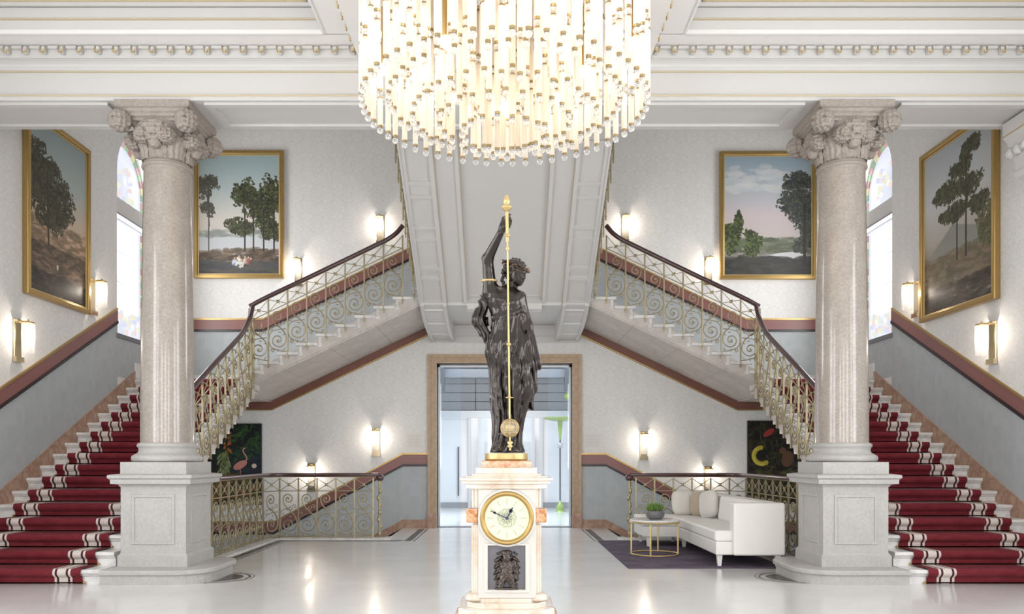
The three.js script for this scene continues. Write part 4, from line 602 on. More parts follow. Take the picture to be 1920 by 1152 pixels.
// ---------------------------------------------------------------- wall sconces
{
  const plate = boxUV(new RoundedBoxGeometry(0.15, 0.58, 0.025, 2, 0.008).translate(0, 0, 0.013));
  const arm = merge([bx(0.03, 0.03, 0.15, 0, 0.25, 0.09), bx(0.15, 0.022, 0.05, 0, 0.262, 0.04)]);
  const ring = merge([lathe([[0.02, 0.225], [0.075, 0.225], [0.078, 0.235], [0.075, 0.245], [0.02, 0.25]], 20).translate(0, 0, 0.16), cyl(0.012, 0.012, 0.06, 8, 0, 0.25, 0.16)]);
  const rods = []; for (let k = 0; k < 14; k++) { const a = k / 14 * 2 * PI; rods.push(cyl(0.0135, 0.0135, 0.4, 7, 0.068 * Math.cos(a), 0.025, 0.16 + 0.068 * Math.sin(a))); }
  const rodG = merge(rods), bulb = new THREE.SphereGeometry(0.032, 12, 10).scale(1, 1.4, 1), foot = bx(0.17, 0.07, 0.05, 0, -0.255, 0.03);
  const S = (label, pos, turn = 0) => { const t = thing('wall_sconce', label, 'wall lamp', pos, 'brass wall sconces', turn); part('backplate', plate, MAT.chrome, t); part('arm', arm, MAT.chrome, t); part('ring', ring, MAT.gold, t); part('foot', foot, MAT.chrome, t); part('glass_rods', rodG, MAT.tube, t); part('bulb', bulb, MAT.glow, t, [0, 0.09, 0.16]); const l = new THREE.PointLight(0xfff1e0, 0.55, 0, 2); l.name = 'sconce_light'; l.position.set(0, 0.09, 0.16); l.castShadow = true; t.add(l); };
  S('brass and crystal wall lamp left of the central flight, highest on its side', [-2.53, 6.08, -DB]); S('brass and crystal wall lamp beside the left back painting above the handrail', [-4.21, 5.22, -DB]);
  S('brass and crystal wall lamp right of the central flight, highest on its side', [2.46, 6.10, -DB]); S('brass and crystal wall lamp beside the right back painting above the handrail', [4.16, 5.25, -DB]);
  S('brass and crystal wall lamp left of the doorway above the sloping band', [-2.62, 1.75, -DB]); S('brass and crystal wall lamp behind the left floor railing', [-3.94, 1.03, -DB]);
  S('brass and crystal wall lamp right of the doorway above the sloping band', [2.84, 1.68, -DB]); S('brass and crystal wall lamp behind the sofa and right floor railing', [4.15, 0.97, -DB]);
  S('brass and crystal wall lamp at the far left edge, below the tall-tree painting', [-HALL, 3.0, -10.36], PI / 2); S('brass and crystal wall lamp between the tall-tree painting and the left window', [-HALL, 3.98, -12.25], PI / 2);
  S('brass and crystal wall lamp at the far right edge above the dado band', [HALL, 2.97, -10.34], -PI / 2); S('brass and crystal wall lamp between the hillside painting and the right window', [HALL, 3.94, -12.25], -PI / 2);
}

// ---------------------------------------------------------------- chandelier
{
  const cd = 6.6, t = thing('crystal_chandelier', 'huge round chandelier of hanging glass rods and crystal balls above the clock', 'chandelier', [0, 0, -cd]);
  const put = (n, g, m) => part(n, g, m, t);
  for (const [r, y] of [[1.2, 5.62], [0.98, 5.66], [0.78, 5.7], [0.38, 5.74]]) put('ring', new THREE.TorusGeometry(r, 0.02, 8, 64).rotateX(PI / 2).translate(0, y, 0), MAT.gold);
  put('spokes', merge([0, 1, 2, 3, 4, 5].map(k => bar([1.2 * Math.cos(k * PI / 3), 5.66, 1.2 * Math.sin(k * PI / 3)], [0, 5.74, 0], 0.016))), MAT.gold);
  put('stem', merge([cyl(0.06, 0.06, 0.34, 16, 0, 5.86, 0), lathe([[0.06, 5.93], [0.3, 5.98], [0.34, 6.018], [0, 6.02]], 32)]), MAT.gold);
  const rodR = 0.0255, capG = cyl(0.019, 0.024, 0.02, 10), capDown = cyl(0.024, 0.019, 0.02, 10), ball = new THREE.IcosahedronGeometry(0.029, 2), rodCache = {}, segs = [];
  const rodGeo = len => rodCache[len.toFixed(2)] ??= new THREE.CylinderGeometry(rodR, rodR, len, 10, 1, true).translate(0, len / 2, 0);
  for (const [r, count, bottom, top, ph] of [[1.2, 58, 4.36, 5.6, 0.02], [0.98, 46, 4.40, 5.64, 0.05], [0.78, 36, 4.27, 5.68, 0.03], [0.56, 26, 4.24, 5.7, 0.1], [0.36, 18, 4.13, 5.72, 0]]) for (let k = 0; k < count; k++) {
    const a = k / count * 2 * PI + ph + (rnd() - 0.5) * 0.02, x = r * Math.cos(a), z = r * Math.sin(a); let y = bottom + 0.06 + (r < 1.1 ? (rnd() - 0.5) * 0.05 : 0), len = 0.24 + Math.floor(rnd() * 4) * 0.08, lv = 0;
    while (y < top - 0.1) { const l = Math.min(len, Math.round((top - y) * 50) / 50); len = 0.4; segs.push({ x, y, z, l, lv, r }); y += l + 0.09; lv++; }
  }
  segs.sort((p, q) => (p.lv + (p.z < 0 && p.lv ? 0.5 : 0)) - (q.lv + (q.z < 0 && q.lv ? 0.5 : 0)));
  const rest = { rod: [], cap: [], ball: [] };
  segs.forEach((g, i) => {
    if (i < 300) { const rd = part('glass_rod', rodGeo(g.l), MAT.rod, t, [g.x, g.y + 0.018, g.z]); part('gold_cap', capG, MAT.cap, rd, [0, -0.01, 0]); part('gold_cap', capDown, MAT.cap, rd, [0, g.l + 0.006, 0]); part('crystal_ball', ball, MAT.crystal, rd, [0, -0.046, 0]); }
    else { rest.rod.push(rodGeo(g.l).clone().translate(g.x, g.y + 0.018, g.z)); rest.cap.push(capG.clone().translate(g.x, g.y + 0.008, g.z), capDown.clone().translate(g.x, g.y + g.l + 0.024, g.z)); rest.ball.push(ball.clone().translate(g.x, g.y - 0.028, g.z)); }
  });
  for (const [k, n, m] of [['rod', 'glass_rods', MAT.rod], ['cap', 'gold_caps', MAT.cap], ['ball', 'crystal_balls', MAT.crystal]]) if (rest[k].length) part(n, merge(rest[k]), m, t).userData.kind = 'stuff';
  const bulbG = new THREE.SphereGeometry(0.04, 10, 8).scale(1, 1.3, 1), stem = cyl(0.018, 0.018, 0.5, 8, 0, 0.3, 0);
  for (let k = 0; k < 20; k++) { const ring = k < 12, a = ring ? k / 12 * 2 * PI + 0.2 : (k - 12) / 8 * 2 * PI, r = ring ? 1.09 : 0.67, y = ring ? 4.85 : 4.72; const b = part('bulb', bulbG, MAT.bulb, t, [r * Math.cos(a), y, r * Math.sin(a)]); part('bulb_holder', stem, MAT.gold, b); { const l = new THREE.PointLight(0xfff6ec, 0.19, 0, 2); l.name = 'chandelier_light'; l.castShadow = true; l.position.copy(b.position); t.add(l); } }
}
console.log('lamps');

// ---------------------------------------------------------------- signed-distance modelling for the bronze
const smin = (a, b, k) => { const h = Math.max(k - Math.abs(a - b), 0) / k; return Math.min(a, b) - h * h * k * 0.25; };
function cone(p, a, b, ra, rb) { const bx_ = b[0] - a[0], by = b[1] - a[1], bz = b[2] - a[2], px = p[0] - a[0], py = p[1] - a[1], pz = p[2] - a[2]; const t = Math.min(1, Math.max(0, (px * bx_ + py * by + pz * bz) / (bx_ * bx_ + by * by + bz * bz))); return Math.hypot(px - bx_ * t, py - by * t, pz - bz * t) - (ra + (rb - ra) * t); }
function ell(p, c, r) { const x = (p[0] - c[0]) / r[0], y = (p[1] - c[1]) / r[1], z = (p[2] - c[2]) / r[2], k = Math.hypot(x, y, z); return (k - 1) * Math.min(...r); }
function surfaceNet(fn, lo, hi, cell) {
  const N = [0, 1, 2].map(k => Math.ceil((hi[k] - lo[k]) / cell) + 1), [nx, ny, nz] = N, f = new Float32Array(nx * ny * nz), id = (i, j, k) => (k * ny + j) * nx + i;
  for (let k = 0; k < nz; k++) for (let j = 0; j < ny; j++) for (let i = 0; i < nx; i++) f[id(i, j, k)] = fn([lo[0] + i * cell, lo[1] + j * cell, lo[2] + k * cell]);
  const vid = new Int32Array(nx * ny * nz).fill(-1), pos = [], idx = [];
  const E = []; for (let a = 0; a < 8; a++) for (const m of [1, 2, 4]) if (!(a & m)) E.push([a, a | m]);
  for (let k = 0; k + 1 < nz; k++) for (let j = 0; j + 1 < ny; j++) for (let i = 0; i + 1 < nx; i++) {
    const c = []; let neg = 0; for (let a = 0; a < 8; a++) { c[a] = f[id(i + (a & 1), j + (a >> 1 & 1), k + (a >> 2 & 1))]; if (c[a] < 0) neg++; } if (!neg || neg === 8) continue;
    let x = 0, y = 0, z = 0, n = 0; for (const [a, b] of E) if ((c[a] < 0) !== (c[b] < 0)) { const t = c[a] / (c[a] - c[b]); x += (a & 1) + t * ((b & 1) - (a & 1)); y += (a >> 1 & 1) + t * ((b >> 1 & 1) - (a >> 1 & 1)); z += (a >> 2 & 1) + t * ((b >> 2 & 1) - (a >> 2 & 1)); n++; }
    vid[id(i, j, k)] = pos.length / 3; pos.push(lo[0] + (i + x / n) * cell, lo[1] + (j + y / n) * cell, lo[2] + (k + z / n) * cell);
  }
  const quad = (a, b, c, d, flip) => { if (a < 0 || b < 0 || c < 0 || d < 0) return; flip ? idx.push(a, c, b, a, d, c) : idx.push(a, b, c, a, c, d); };
  for (let k = 1; k + 1 < nz; k++) for (let j = 1; j + 1 < ny; j++) for (let i = 1; i + 1 < nx; i++) { const s0 = f[id(i, j, k)] < 0;
    if (s0 !== f[id(i + 1, j, k)] < 0) quad(vid[id(i, j - 1, k - 1)], vid[id(i, j, k - 1)], vid[id(i, j, k)], vid[id(i, j - 1, k)], !s0);
    if (s0 !== f[id(i, j + 1, k)] < 0) quad(vid[id(i - 1, j, k - 1)], vid[id(i - 1, j, k)], vid[id(i, j, k)], vid[id(i, j, k - 1)], !s0);
    if (s0 !== f[id(i, j, k + 1)] < 0) quad(vid[id(i - 1, j - 1, k)], vid[id(i, j - 1, k)], vid[id(i, j, k)], vid[id(i - 1, j, k)], !s0); }
  const g = new THREE.BufferGeometry(); g.setAttribute('position', new THREE.Float32BufferAttribute(pos, 3)); g.setIndex(idx); g.computeVertexNormals(); return g;
}
// ---------------------------------------------------------------- bronze figure
const SD = 5.2, SU = SD / FPX, FOOT = EYE + (860 - 850) * SU;
const S3 = (px, py, z = 0) => [(px - VX) * (SD - z) / FPX - 3 * SU, EYE + (860 - py) * (SD - z) / FPX - FOOT, z];
{
  const t = thing('bronze_figure', 'dark bronze statue of a draped woman raising one arm, standing on the clock', 'statue', [(949 - VX) * SU, FOOT, -SD]);
  const body = p => {
    const [x, y, z] = p; let d = 1e3; const add = (v, k = 0.03) => { d = smin(d, v, k); };
    // dress: two legs under cloth
    const yy = y, ang = Math.atan2(z, x - 0.01);
    let sk = cone(p, S3(944, 655, -0.01), S3(940, 815, -0.01), 0.10, 0.045);
    sk = smin(sk, cone(p, S3(968, 660, 0.0), S3(974, 728, 0.055), 0.10, 0.075), 0.05);
    sk = smin(sk, cone(p, S3(974, 728, 0.055), S3(961, 815, 0.0), 0.072, 0.05), 0.05);
    sk = smin(sk, cone(p, S3(951, 815), S3(951, 848), 0.062, 0.105), 0.05);
    sk = smin(sk, ell(p, S3(955, 655), [0.135, 0.10, 0.105]), 0.06);
    const low = Math.min(1, Math.max(0, (0.70 - yy) / 0.25));
    sk += (0.010 + 0.007 * low) * (1 - 2 * Math.pow(Math.abs(Math.sin(ang * 6 + yy * 4 + 1.4 * Math.sin(yy * 9))), 0.7)) * (yy < 0.75 ? 1 : 0.4) + 0.004 * Math.sin(ang * 27 + yy * 15);
    d = sk;
    // overskirt folds gathered at the right hand
    let ov = cone(p, S3(985, 640, 0.02), S3(1003, 680, 0.03), 0.06, 0.035); ov = smin(ov, cone(p, S3(1000, 685, 0.03), S3(994, 765, 0.03), 0.042, 0.02), 0.03); ov = smin(ov, cone(p, S3(925, 660, 0.04), S3(970, 690, 0.09), 0.04, 0.04), 0.05); ov = smin(ov, cone(p, S3(970, 690, 0.09), S3(1000, 680, 0.05), 0.04, 0.03), 0.05);
    ov += 0.010 * Math.sin(x * 130 + yy * 22) ; add(ov, 0.03);
    // trunk
    let tr = cone(p, S3(953, 640), S3(948, 585), 0.112, 0.092); tr = smin(tr, ell(p, S3(945, 566), [0.105, 0.085, 0.075]), 0.06);
    tr += 0.004 * Math.sin(ang * 16 + yy * 40) * (yy < 0.93 ? 1 : 0);
    add(tr, 0.04); add(ell(p, S3(934, 562, 0.06), [0.043, 0.043, 0.042]), 0.03); add(ell(p, S3(962, 568, 0.06), [0.043, 0.043, 0.042]), 0.03);
    // cloak hanging on the left and behind
    let ck = cone(p, S3(910, 560, -0.06), S3(899, 600, -0.05), 0.04, 0.045); ck = smin(ck, cone(p, S3(899, 600, -0.05), S3(912, 632, -0.03), 0.045, 0.035), 0.03); ck = smin(ck, cone(p, S3(950, 560, -0.08), S3(945, 700, -0.09), 0.07, 0.06), 0.06); ck += 0.007 * Math.sin(x * 170 + yy * 25 + 3 * Math.sin(yy * 30)); add(ck, 0.03);
    // flower girdle
    for (let k = 0; k < 7; k++) add(ell(p, S3(926 + k * 8.5, 596 - 2.4 * k + 8 * Math.sin(k / 6 * PI) * 0.4, 0.088 - Math.abs(k - 3) * 0.009), [0.02, 0.02, 0.02]), 0.008);
    // shoulders and arms
    add(cone(p, S3(919, 546), S3(945, 560), 0.05, 0.06), 0.05); add(cone(p, S3(919, 546), S3(914, 486, 0.05), 0.047, 0.037), 0.03); add(cone(p, S3(914, 486, 0.05), S3(939, 436, 0.165), 0.037, 0.023), 0.02);
    add(cone(p, S3(972, 560), S3(950, 562), 0.05, 0.06), 0.05); add(cone(p, S3(973, 560, -0.01), S3(989, 612, -0.01), 0.045, 0.038), 0.03); add(cone(p, S3(989, 612, -0.01), S3(1003, 668, 0.03), 0.036, 0.025), 0.02); add(ell(p, S3(1004, 680, 0.04), [0.028, 0.04, 0.025]), 0.015);
    add(cone(p, S3(948, 556), S3(961, 532, 0.0), 0.045, 0.034), 0.03);
    add(cone(p, S3(972, 566, 0.03), S3(955, 590, 0.06), 0.025, 0.03), 0.02);
    // feet
    add(cone(p, S3(928, 846, 0.06), S3(934, 845, 0.0), 0.018, 0.03), 0.02); add(cone(p, S3(966, 846, 0.09), S3(960, 844, 0.02), 0.018, 0.03), 0.02);
    return Math.max(d, 0.002 - y);
  };
  const hc = S3(969, 513, 0.015);
  const inHead = p => { // into the head's own axes: slight lean, turned to the right, nodding down
    const a = -0.1, px = p[0] - hc[0], py = p[1] - hc[1], x = px * Math.cos(a) - py * Math.sin(a), y = px * Math.sin(a) + py * Math.cos(a), z = p[2] - hc[2], th = 0.75, X = x * Math.cos(th) - z * Math.sin(th), Z = x * Math.sin(th) + z * Math.cos(th), f = 0.38;
    return [X, y * Math.cos(f) + Z * Math.sin(f), Z * Math.cos(f) - y * Math.sin(f)]; };
  const head = p => {
    const q = inHead(p);
    let d = ell(q, [0, 0.005, 0], [0.056, 0.076, 0.066]); d = smin(d, ell(q, [0, -0.04, 0.022], [0.036, 0.034, 0.036]), 0.03); d = smin(d, cone(q, [0, 0.012, 0.062], [0, -0.018, 0.078], 0.007, 0.011), 0.012); d = smin(d, ell(q, [0, -0.038, 0.058], [0.017, 0.006, 0.009]), 0.008); d = smin(d, ell(q, [0, -0.047, 0.056], [0.014, 0.005, 0.008]), 0.006); d = smin(d, ell(q, [0, -0.064, 0.045], [0.015, 0.012, 0.014]), 0.012);
    for (const e of [-1, 1]) { d = Math.max(d, -ell(q, [e * 0.022, 0.01, 0.066], [0.014, 0.009, 0.013])); d = smin(d, ell(q, [e * 0.022, 0.009, 0.054], [0.011, 0.007, 0.009]), 0.003); d = smin(d, cone(q, [e * 0.01, 0.022, 0.063], [e * 0.034, 0.02, 0.052], 0.005, 0.004), 0.006); d = smin(d, ell(q, [e * 0.058, -0.004, -0.005], [0.008, 0.018, 0.012]), 0.008); }
    d = smin(d, cone(p, [hc[0] - 0.02, hc[1] - 0.05, hc[2] - 0.025], S3(958, 545, 0), 0.034, 0.038), 0.02);
    return d; };
  const hair = p => { const [X, y, Z] = inHead(p);
    let d = ell([X, y, Z], [0, 0.03, -0.026], [0.074, 0.068, 0.074]); d = smin(d, ell([X, y, Z], [0, 0.0, -0.08], [0.045, 0.045, 0.04]), 0.03); d += 0.009 * Math.sin(X * 190 + 2) * Math.sin(y * 170 + 1) * Math.sin(Z * 180); return d; };
  // raised hand closed on the staff
  const fing = []; for (let k = 0; k < 4; k++) { const y0 = 0.006 + k * 0.0175, l = [0.9, 1.05, 1, 0.85][3 - k], A = S3(943, 429, 0.17); fing.push([[A[0] + 0.004, A[1] + y0, A[2] + 0.0], [A[0] + 0.028 * l, A[1] + y0 + 0.003, A[2] + 0.03], [A[0] + 0.05 * l, A[1] + y0 + 0.004, A[2] + 0.026], [A[0] + 0.05 * l, A[1] + y0, A[2] + 0.005]]); }
  const hand = p => { let d = cone(p, S3(938, 438, 0.163), S3(944, 424, 0.168), 0.022, 0.024); d = smin(d, cone(p, S3(944, 426, 0.168), S3(946, 411, 0.168), 0.024, 0.02), 0.02); for (const f of fing) for (let i = 0; i < 3; i++) d = smin(d, cone(p, f[i], f[i + 1], 0.0095 - i * 0.001, 0.0085 - i * 0.001), 0.004); const T = S3(946, 414, 0.18); d = smin(d, cone(p, S3(944, 420, 0.172), [T[0] + 0.012, T[1] + 0.024, T[2] + 0.016], 0.012, 0.009), 0.008); d = smin(d, cone(p, [T[0] + 0.012, T[1] + 0.024, T[2] + 0.016], [T[0] + 0.036, T[1] + 0.036, T[2] + 0.01], 0.009, 0.007), 0.004); return d; };
  const g1 = surfaceNet(body, [-0.25, -0.01, -0.22], [0.25, 1.52, 0.24], 0.0085);
  const g2 = surfaceNet(head, [hc[0] - 0.12, hc[1] - 0.14, hc[2] - 0.12], [hc[0] + 0.12, hc[1] + 0.1, hc[2] + 0.12], 0.0042);
  const h0 = S3(942, 424, 0.175), g4 = surfaceNet(hand, [h0[0] - 0.06, h0[1] - 0.08, h0[2] - 0.06], [h0[0] + 0.1, h0[1] + 0.12, h0[2] + 0.08], 0.0035);
  part('figure', merge([g1, g2, g4].map(g => { g.deleteAttribute('uv'); return g; })), MAT.bronze, t);
  part('hair', surfaceNet(hair, [hc[0] - 0.14, hc[1] - 0.1, hc[2] - 0.14], [hc[0] + 0.14, hc[1] + 0.14, hc[2] + 0.14], 0.0048), MAT.bronze, t);
  const curl = merge([...Array(11)].map((_, k) => new THREE.SphereGeometry(0.013, 8, 6).translate(...S3(943 + 2 * Math.sin(k * 1.7), 512 + k * 4.6, 0.02))));
  part('side_curls', curl, MAT.bronze, t);
  const wl = []; for (let k = 0; k < 30; k++) { const a = k / 30 * 2 * PI; wl.push(new THREE.SphereGeometry(1, 6, 5).scale(0.022, 0.006, 0.011).rotateZ(pr(-0.8, 0.8)).rotateY(-a + pr(-0.5, 0.5)).translate(hc[0] - 0.006 + 0.078 * Math.cos(a), hc[1] + 0.042 + pr(-0.012, 0.022) - 0.028 * Math.cos(a) - 0.02 * Math.sin(a), hc[2] - 0.01 + 0.078 * Math.sin(a))); }
  part('leaf_wreath', merge(wl), std({ color: 0x75604f, metalness: 0.85, roughness: 0.35 }), t);
  part('arm_band', new THREE.TorusGeometry(0.049, 0.009, 8, 24).rotateX(PI / 2).translate(...S3(917.5, 528, 0.005)), MAT.gilt, t);
}
{ // conical pendulum held by the raised hand
  const X = (px, d = 4.995) => (px - VX) * d / FPX, Y = (py, d = 4.995) => EYE + (860 - py) * d / FPX;
  const t = thing('clock_pendulum', 'slender gilt pendulum rod with a glass globe hanging in front of the bronze figure', 'pendulum', [X(952), Y(600), -4.995]);
  const P = (px, py) => [X(px) - t.position.x, Y(py) - t.position.y, 0];
  part('rod', bar(P(950.5, 385), P(956.5, 845), 0.0062, 10), MAT.gilt, t);
  part('rod_sleeve', merge([bar(P(950.5, 398), P(951.3, 455), 0.0105, 10), lathe([[0.006, 0], [0.018, 0.006], [0.02, 0.012], [0.008, 0.03]], 14).translate(...P(951.3, 446)), lathe([[0.006, 0], [0.014, 0.01], [0.006, 0.03]], 14).translate(...P(951.5, 470))]), MAT.gilt, t);
  part('finial', merge([lathe([[0, 0.085], [0.008, 0.08], [0.018, 0.062], [0.022, 0.045], [0.02, 0.03], [0.012, 0.018], [0.01, 0.01]], 18), lathe([[0.008, -0.025], [0.02, -0.015], [0.034, -0.004], [0.036, 0.004], [0.026, 0.012], [0.01, 0.014]], 18)].map(g => g.translate(...P(950, 390)))), MAT.gilt, t);
  for (const [py, px] of [[570, 953], [646, 953.8], [745, 955]]) part('collar', new THREE.SphereGeometry(py === 646 ? 0.016 : 0.011, 12, 8).scale(1, 0.8, 1), MAT.gilt, t, P(px, py));
  part('cross_bar', bar(P(948, 746), P(963, 746), 0.004, 6), MAT.gilt, t);
  part('globe', new THREE.SphereGeometry(0.057, 28, 20), phy({ color: 0xfff2e0, roughness: 0.05, transmission: 0.75, thickness: 0.03, ior: 1.45 }), t, P(956, 803));
  const cage = []; for (let k = 0; k < 8; k++) cage.push(new THREE.TorusGeometry(0.0585, 0.0022, 5, 36).rotateY(k * PI / 8)); for (const y of [-0.03, 0, 0.03]) cage.push(new THREE.TorusGeometry(Math.sqrt(0.0585 ** 2 - y * y), 0.0022, 5, 36).rotateX(PI / 2).translate(0, y, 0));
  part('globe_cage', merge(cage), MAT.gilt, t, P(956, 803)); part('globe_heart', new THREE.SphereGeometry(0.022, 14, 10), MAT.chrome, t, P(956, 803));
  part('tip', merge([lathe([[0, 0], [0.008, 0.02], [0.02, 0.03], [0.008, 0.04], [0.022, 0.055], [0.008, 0.065]], 14).translate(...P(956.4, 846))]), MAT.gilt, t);
}
// ---------------------------------------------------------------- onyx clock pedestal
{
  const FD = 5.0, U = FD / FPX, cx = (949.5 - VX) * U, Y = py => EYE + (860 - py) * U, X = px => (px - 949.5) * U, CDp = 5.2;
  const t = thing('onyx_clock_pedestal', 'tall cream onyx clock with round dial, carrying the bronze figure', 'clock', [cx, 0, -CDp]);
  // chamfered square section: a = half width, c = chamfer
  const oct = (a, c) => [[-a + c, -a], [a - c, -a], [a, -a + c], [a, a - c], [a - c, a], [-a + c, a], [-a, a - c], [-a, -a + c]];
  const slab = (n, a, c, py0, py1, mat, bevel = 0.006) => part(n, prismY(oct(a, c), Y(py0), Y(py1), null, bevel), mat, t);
  part('bronze_base', lathe([[0, Y(864)], [0.14, Y(864)], [0.146, Y(861)], [0.142, Y(853)], [0.146, Y(851)], [0.14, FOOT - 0.0015], [0, FOOT - 0.0015]], 40), MAT.gilt, t);
  slab('amber_block', 0.165, 0.05, 878, 864, MAT.amber); slab('top_slab', 0.2, 0.06, 890, 877, MAT.onyx);
  slab('cornice', 0.225, 0.06, 894, 889, MAT.onyx); slab('cornice', 0.265, 0.07, 897, 893, MAT.onyx); slab('cornice', 0.3, 0.08, 902, 896, MAT.onyx, 0.008); slab('cornice', 0.282, 0.08, 908, 901, MAT.onyx); slab('cornice', 0.262, 0.08, 917, 907, MAT.onyx);
  slab('body', 0.222, 0.1, 1122, 915, MAT.onyx, 0.004);
  // front face frame around the dial and niche
  const f0 = X(898), f1 = X(1003.5), zf = 0.222; const Fz = (g, z, n, m) => part(n, g.translate(0, 0, z), m, t);
  const rect = (a, b, c, d) => [[X(a), Y(d)], [X(b), Y(d)], [X(b), Y(c)], [X(a), Y(c)]];
  const niche = [[X(915), Y(1104)], [X(915), Y(1022)], [X(984.5), Y(1022)], [X(984.5), Y(1104)]];
  Fz(ext(shapeOf(rect(897, 1004, 917, 1120), [niche]), 0.03, 0.004), zf - 0.005, 'front_panel', MAT.alab);
  Fz(ext(shapeOf(rect(908, 992, 1018, 1110), [niche]), 0.014, 0.004), zf + 0.02, 'niche_moulding', MAT.alab);
  Fz(bx(X(985) - X(914), Y(1020) - Y(1105), 0.01, (X(985) + X(914)) / 2, (Y(1020) + Y(1105)) / 2, 0), zf - 0.002, 'niche_back', MAT.slate);
  const dcx = X(950.4), dcy = Y(970.6), zd = zf + 0.028;
  const dz = new THREE.Group(); dz.name = 'dial'; dz.position.set(dcx, dcy, zd); t.add(dz);
  part('dial_surround', lathe([[0.02, 0], [0.185, 0], [0.185, 0.012], [0.17, 0.018], [0.165, 0.01]], 48).rotateX(PI / 2), MAT.alab, dz);
  part('bezel', lathe([[0.168, 0.008], [0.172, 0.02], [0.165, 0.032], [0.156, 0.028], [0.15, 0.03], [0.144, 0.02], [0.14, 0.014]], 64).rotateX(PI / 2), MAT.gold, dz);
  const dialTex = canvasTex(512, 512, (c, w) => { c.fillStyle = '#eeeecb'; c.fillRect(0, 0, w, w); c.translate(w / 2, w / 2); for (let i = 0; i < 12; i++) { c.save(); c.rotate(i * PI / 6); c.fillStyle = '#cfcfae'; c.fillRect(-9, -225, 18, 70); c.fillStyle = '#b4b592'; c.fillRect(-2, -222, 4, 60); c.restore(); } for (let i = 0; i < 60; i++) { c.save(); c.rotate(i * PI / 30); c.fillStyle = '#b9ba98'; c.fillRect(-1.5, -244, 3, 12); c.restore(); } c.fillStyle = '#cdd0b4'; c.beginPath(); c.arc(0, 0, 120, 0, 7); c.fill(); c.strokeStyle = '#8d947e'; c.lineWidth = 6; for (let i = 0; i < 10; i++) { c.save(); c.rotate(i * PI / 5); c.beginPath(); c.arc(0, -70, 34, 0.2, 5.2); c.stroke(); c.beginPath(); c.arc(30, -40, 16, 0, 4.6); c.stroke(); c.restore(); } });
  part('dial_face', new THREE.CylinderGeometry(0.142, 0.142, 0.006, 64).rotateX(PI / 2).rotateZ(0), [MAT.alab, std({ map: dialTex, roughness: 0.4 }), MAT.alab], dz, [0, 0, 0.012]);
  const handM = std({ color: 0x3c4258, metalness: 0.6, roughness: 0.3 });
  const minute = merge([bx(0.006, 0.128, 0.003, 0, 0.05, 0), bx(0.014, 0.016, 0.003, 0, 0.085, 0)]), hour = merge([bx(0.008, 0.085, 0.003, 0, 0.035, 0), bx(0.022, 0.02, 0.003, 0, 0.052, 0)]);
  part('minute_hand', minute, handM, dz, [0, 0, 0.022], [0, 0, 66 * PI / 180]); part('hour_hand', hour, handM, dz, [0, 0, 0.019], [0, 0, -28 * PI / 180]); part('hub', cyl(0.011, 0.011, 0.01, 16).rotateX(PI / 2), handM, dz, [0, 0, 0.021]);
  // corner pilasters with amber capitals
  for (const s of [-1, 1]) { const px = s * 0.2, pz = 0.172;
    part('corner_pilaster', merge([-0.022, 0, 0.022].map(o => cyl(0.013, 0.013, Y(985) - Y(1115), 10, o, (Y(985) + Y(1115)) / 2, 0)).concat([bx(0.075, Y(985) - Y(1115), 0.03, 0, (Y(985) + Y(1115)) / 2, -0.012)]).map(boxUV)), MAT.onyx, t, [px, 0, pz], [0, s * PI / 4, 0]);
    part('corner_pilaster', merge([-0.02, 0.02].map(o => cyl(0.013, 0.013, Y(917) - Y(952), 10, o, (Y(917) + Y(952)) / 2, 0)).concat([bx(0.07, Y(917) - Y(952), 0.03, 0, (Y(917) + Y(952)) / 2, -0.012)]).map(boxUV)), MAT.onyx, t, [px, 0, pz], [0, s * PI / 4, 0]);
    part('amber_capital', rbx(0.105, Y(954) - Y(981), 0.07, 0.008), MAT.amber, t, [s * 0.203, (Y(954) + Y(981)) / 2, 0.176], [0, s * PI / 4, 0]);
    part('corner_base', lathe([[0, 0], [0.07, 0], [0.075, 0.015], [0.065, 0.035], [0.05, 0.05], [0, 0.05]], 20), MAT.onyx, t, [s * 0.198, Y(1127), 0.17]); }
  slab('base_moulding', 0.24, 0.08, 1130, 1120, MAT.onyx); slab('base_moulding', 0.255, 0.08, 1142, 1129, MAT.onyx, 0.01); slab('base_block', 0.31, 0.1, 1165, 1140, MAT.onyx, 0.01); slab('amber_plinth', 0.345, 0.12, 1215, 1163, MAT.amber, 0.008);
  part('foot_plinth', prismY(oct(0.38, 0.12), 0, Y(1213), null, 0.01), MAT.onyx, t);
  // winged bronze child in the niche
  const C = (px, py, z) => [(px - 950) * U, (1104 - py) * U, z];
  const cherub = p => { let d = ell(p, C(951, 1062, 0.03), [0.045, 0.05, 0.03]); const a = (v, k = 0.012) => { d = smin(d, v, k); };
    a(ell(p, C(950, 1045, 0.038), [0.027, 0.03, 0.028])); a(cone(p, C(946, 1075, 0.04), C(938, 1098, 0.05), 0.03, 0.016)); a(cone(p, C(955, 1078, 0.045), C(962, 1098, 0.045), 0.03, 0.016)); a(cone(p, C(940, 1056, 0.04), C(948, 1070, 0.055), 0.014, 0.012)); a(cone(p, C(960, 1056, 0.04), C(953, 1068, 0.055), 0.014, 0.012));
    for (const s of [-1, 1]) { let w = ell(p, C(950 + s * 14, 1068, 0.008), [0.032, 0.105, 0.016]); w += 0.0035 * Math.sin(p[1] * 160 + p[0] * 90 * s); a(w, 0.006); } a(ell(p, C(950, 1035, 0.03), [0.04, 0.018, 0.026]), 0.008); d += 0.0025 * Math.sin(p[0] * 210) * Math.sin(p[1] * 190); a(cone(p, C(930, 1102, 0.02), C(970, 1102, 0.02), 0.008, 0.008)); return d; };
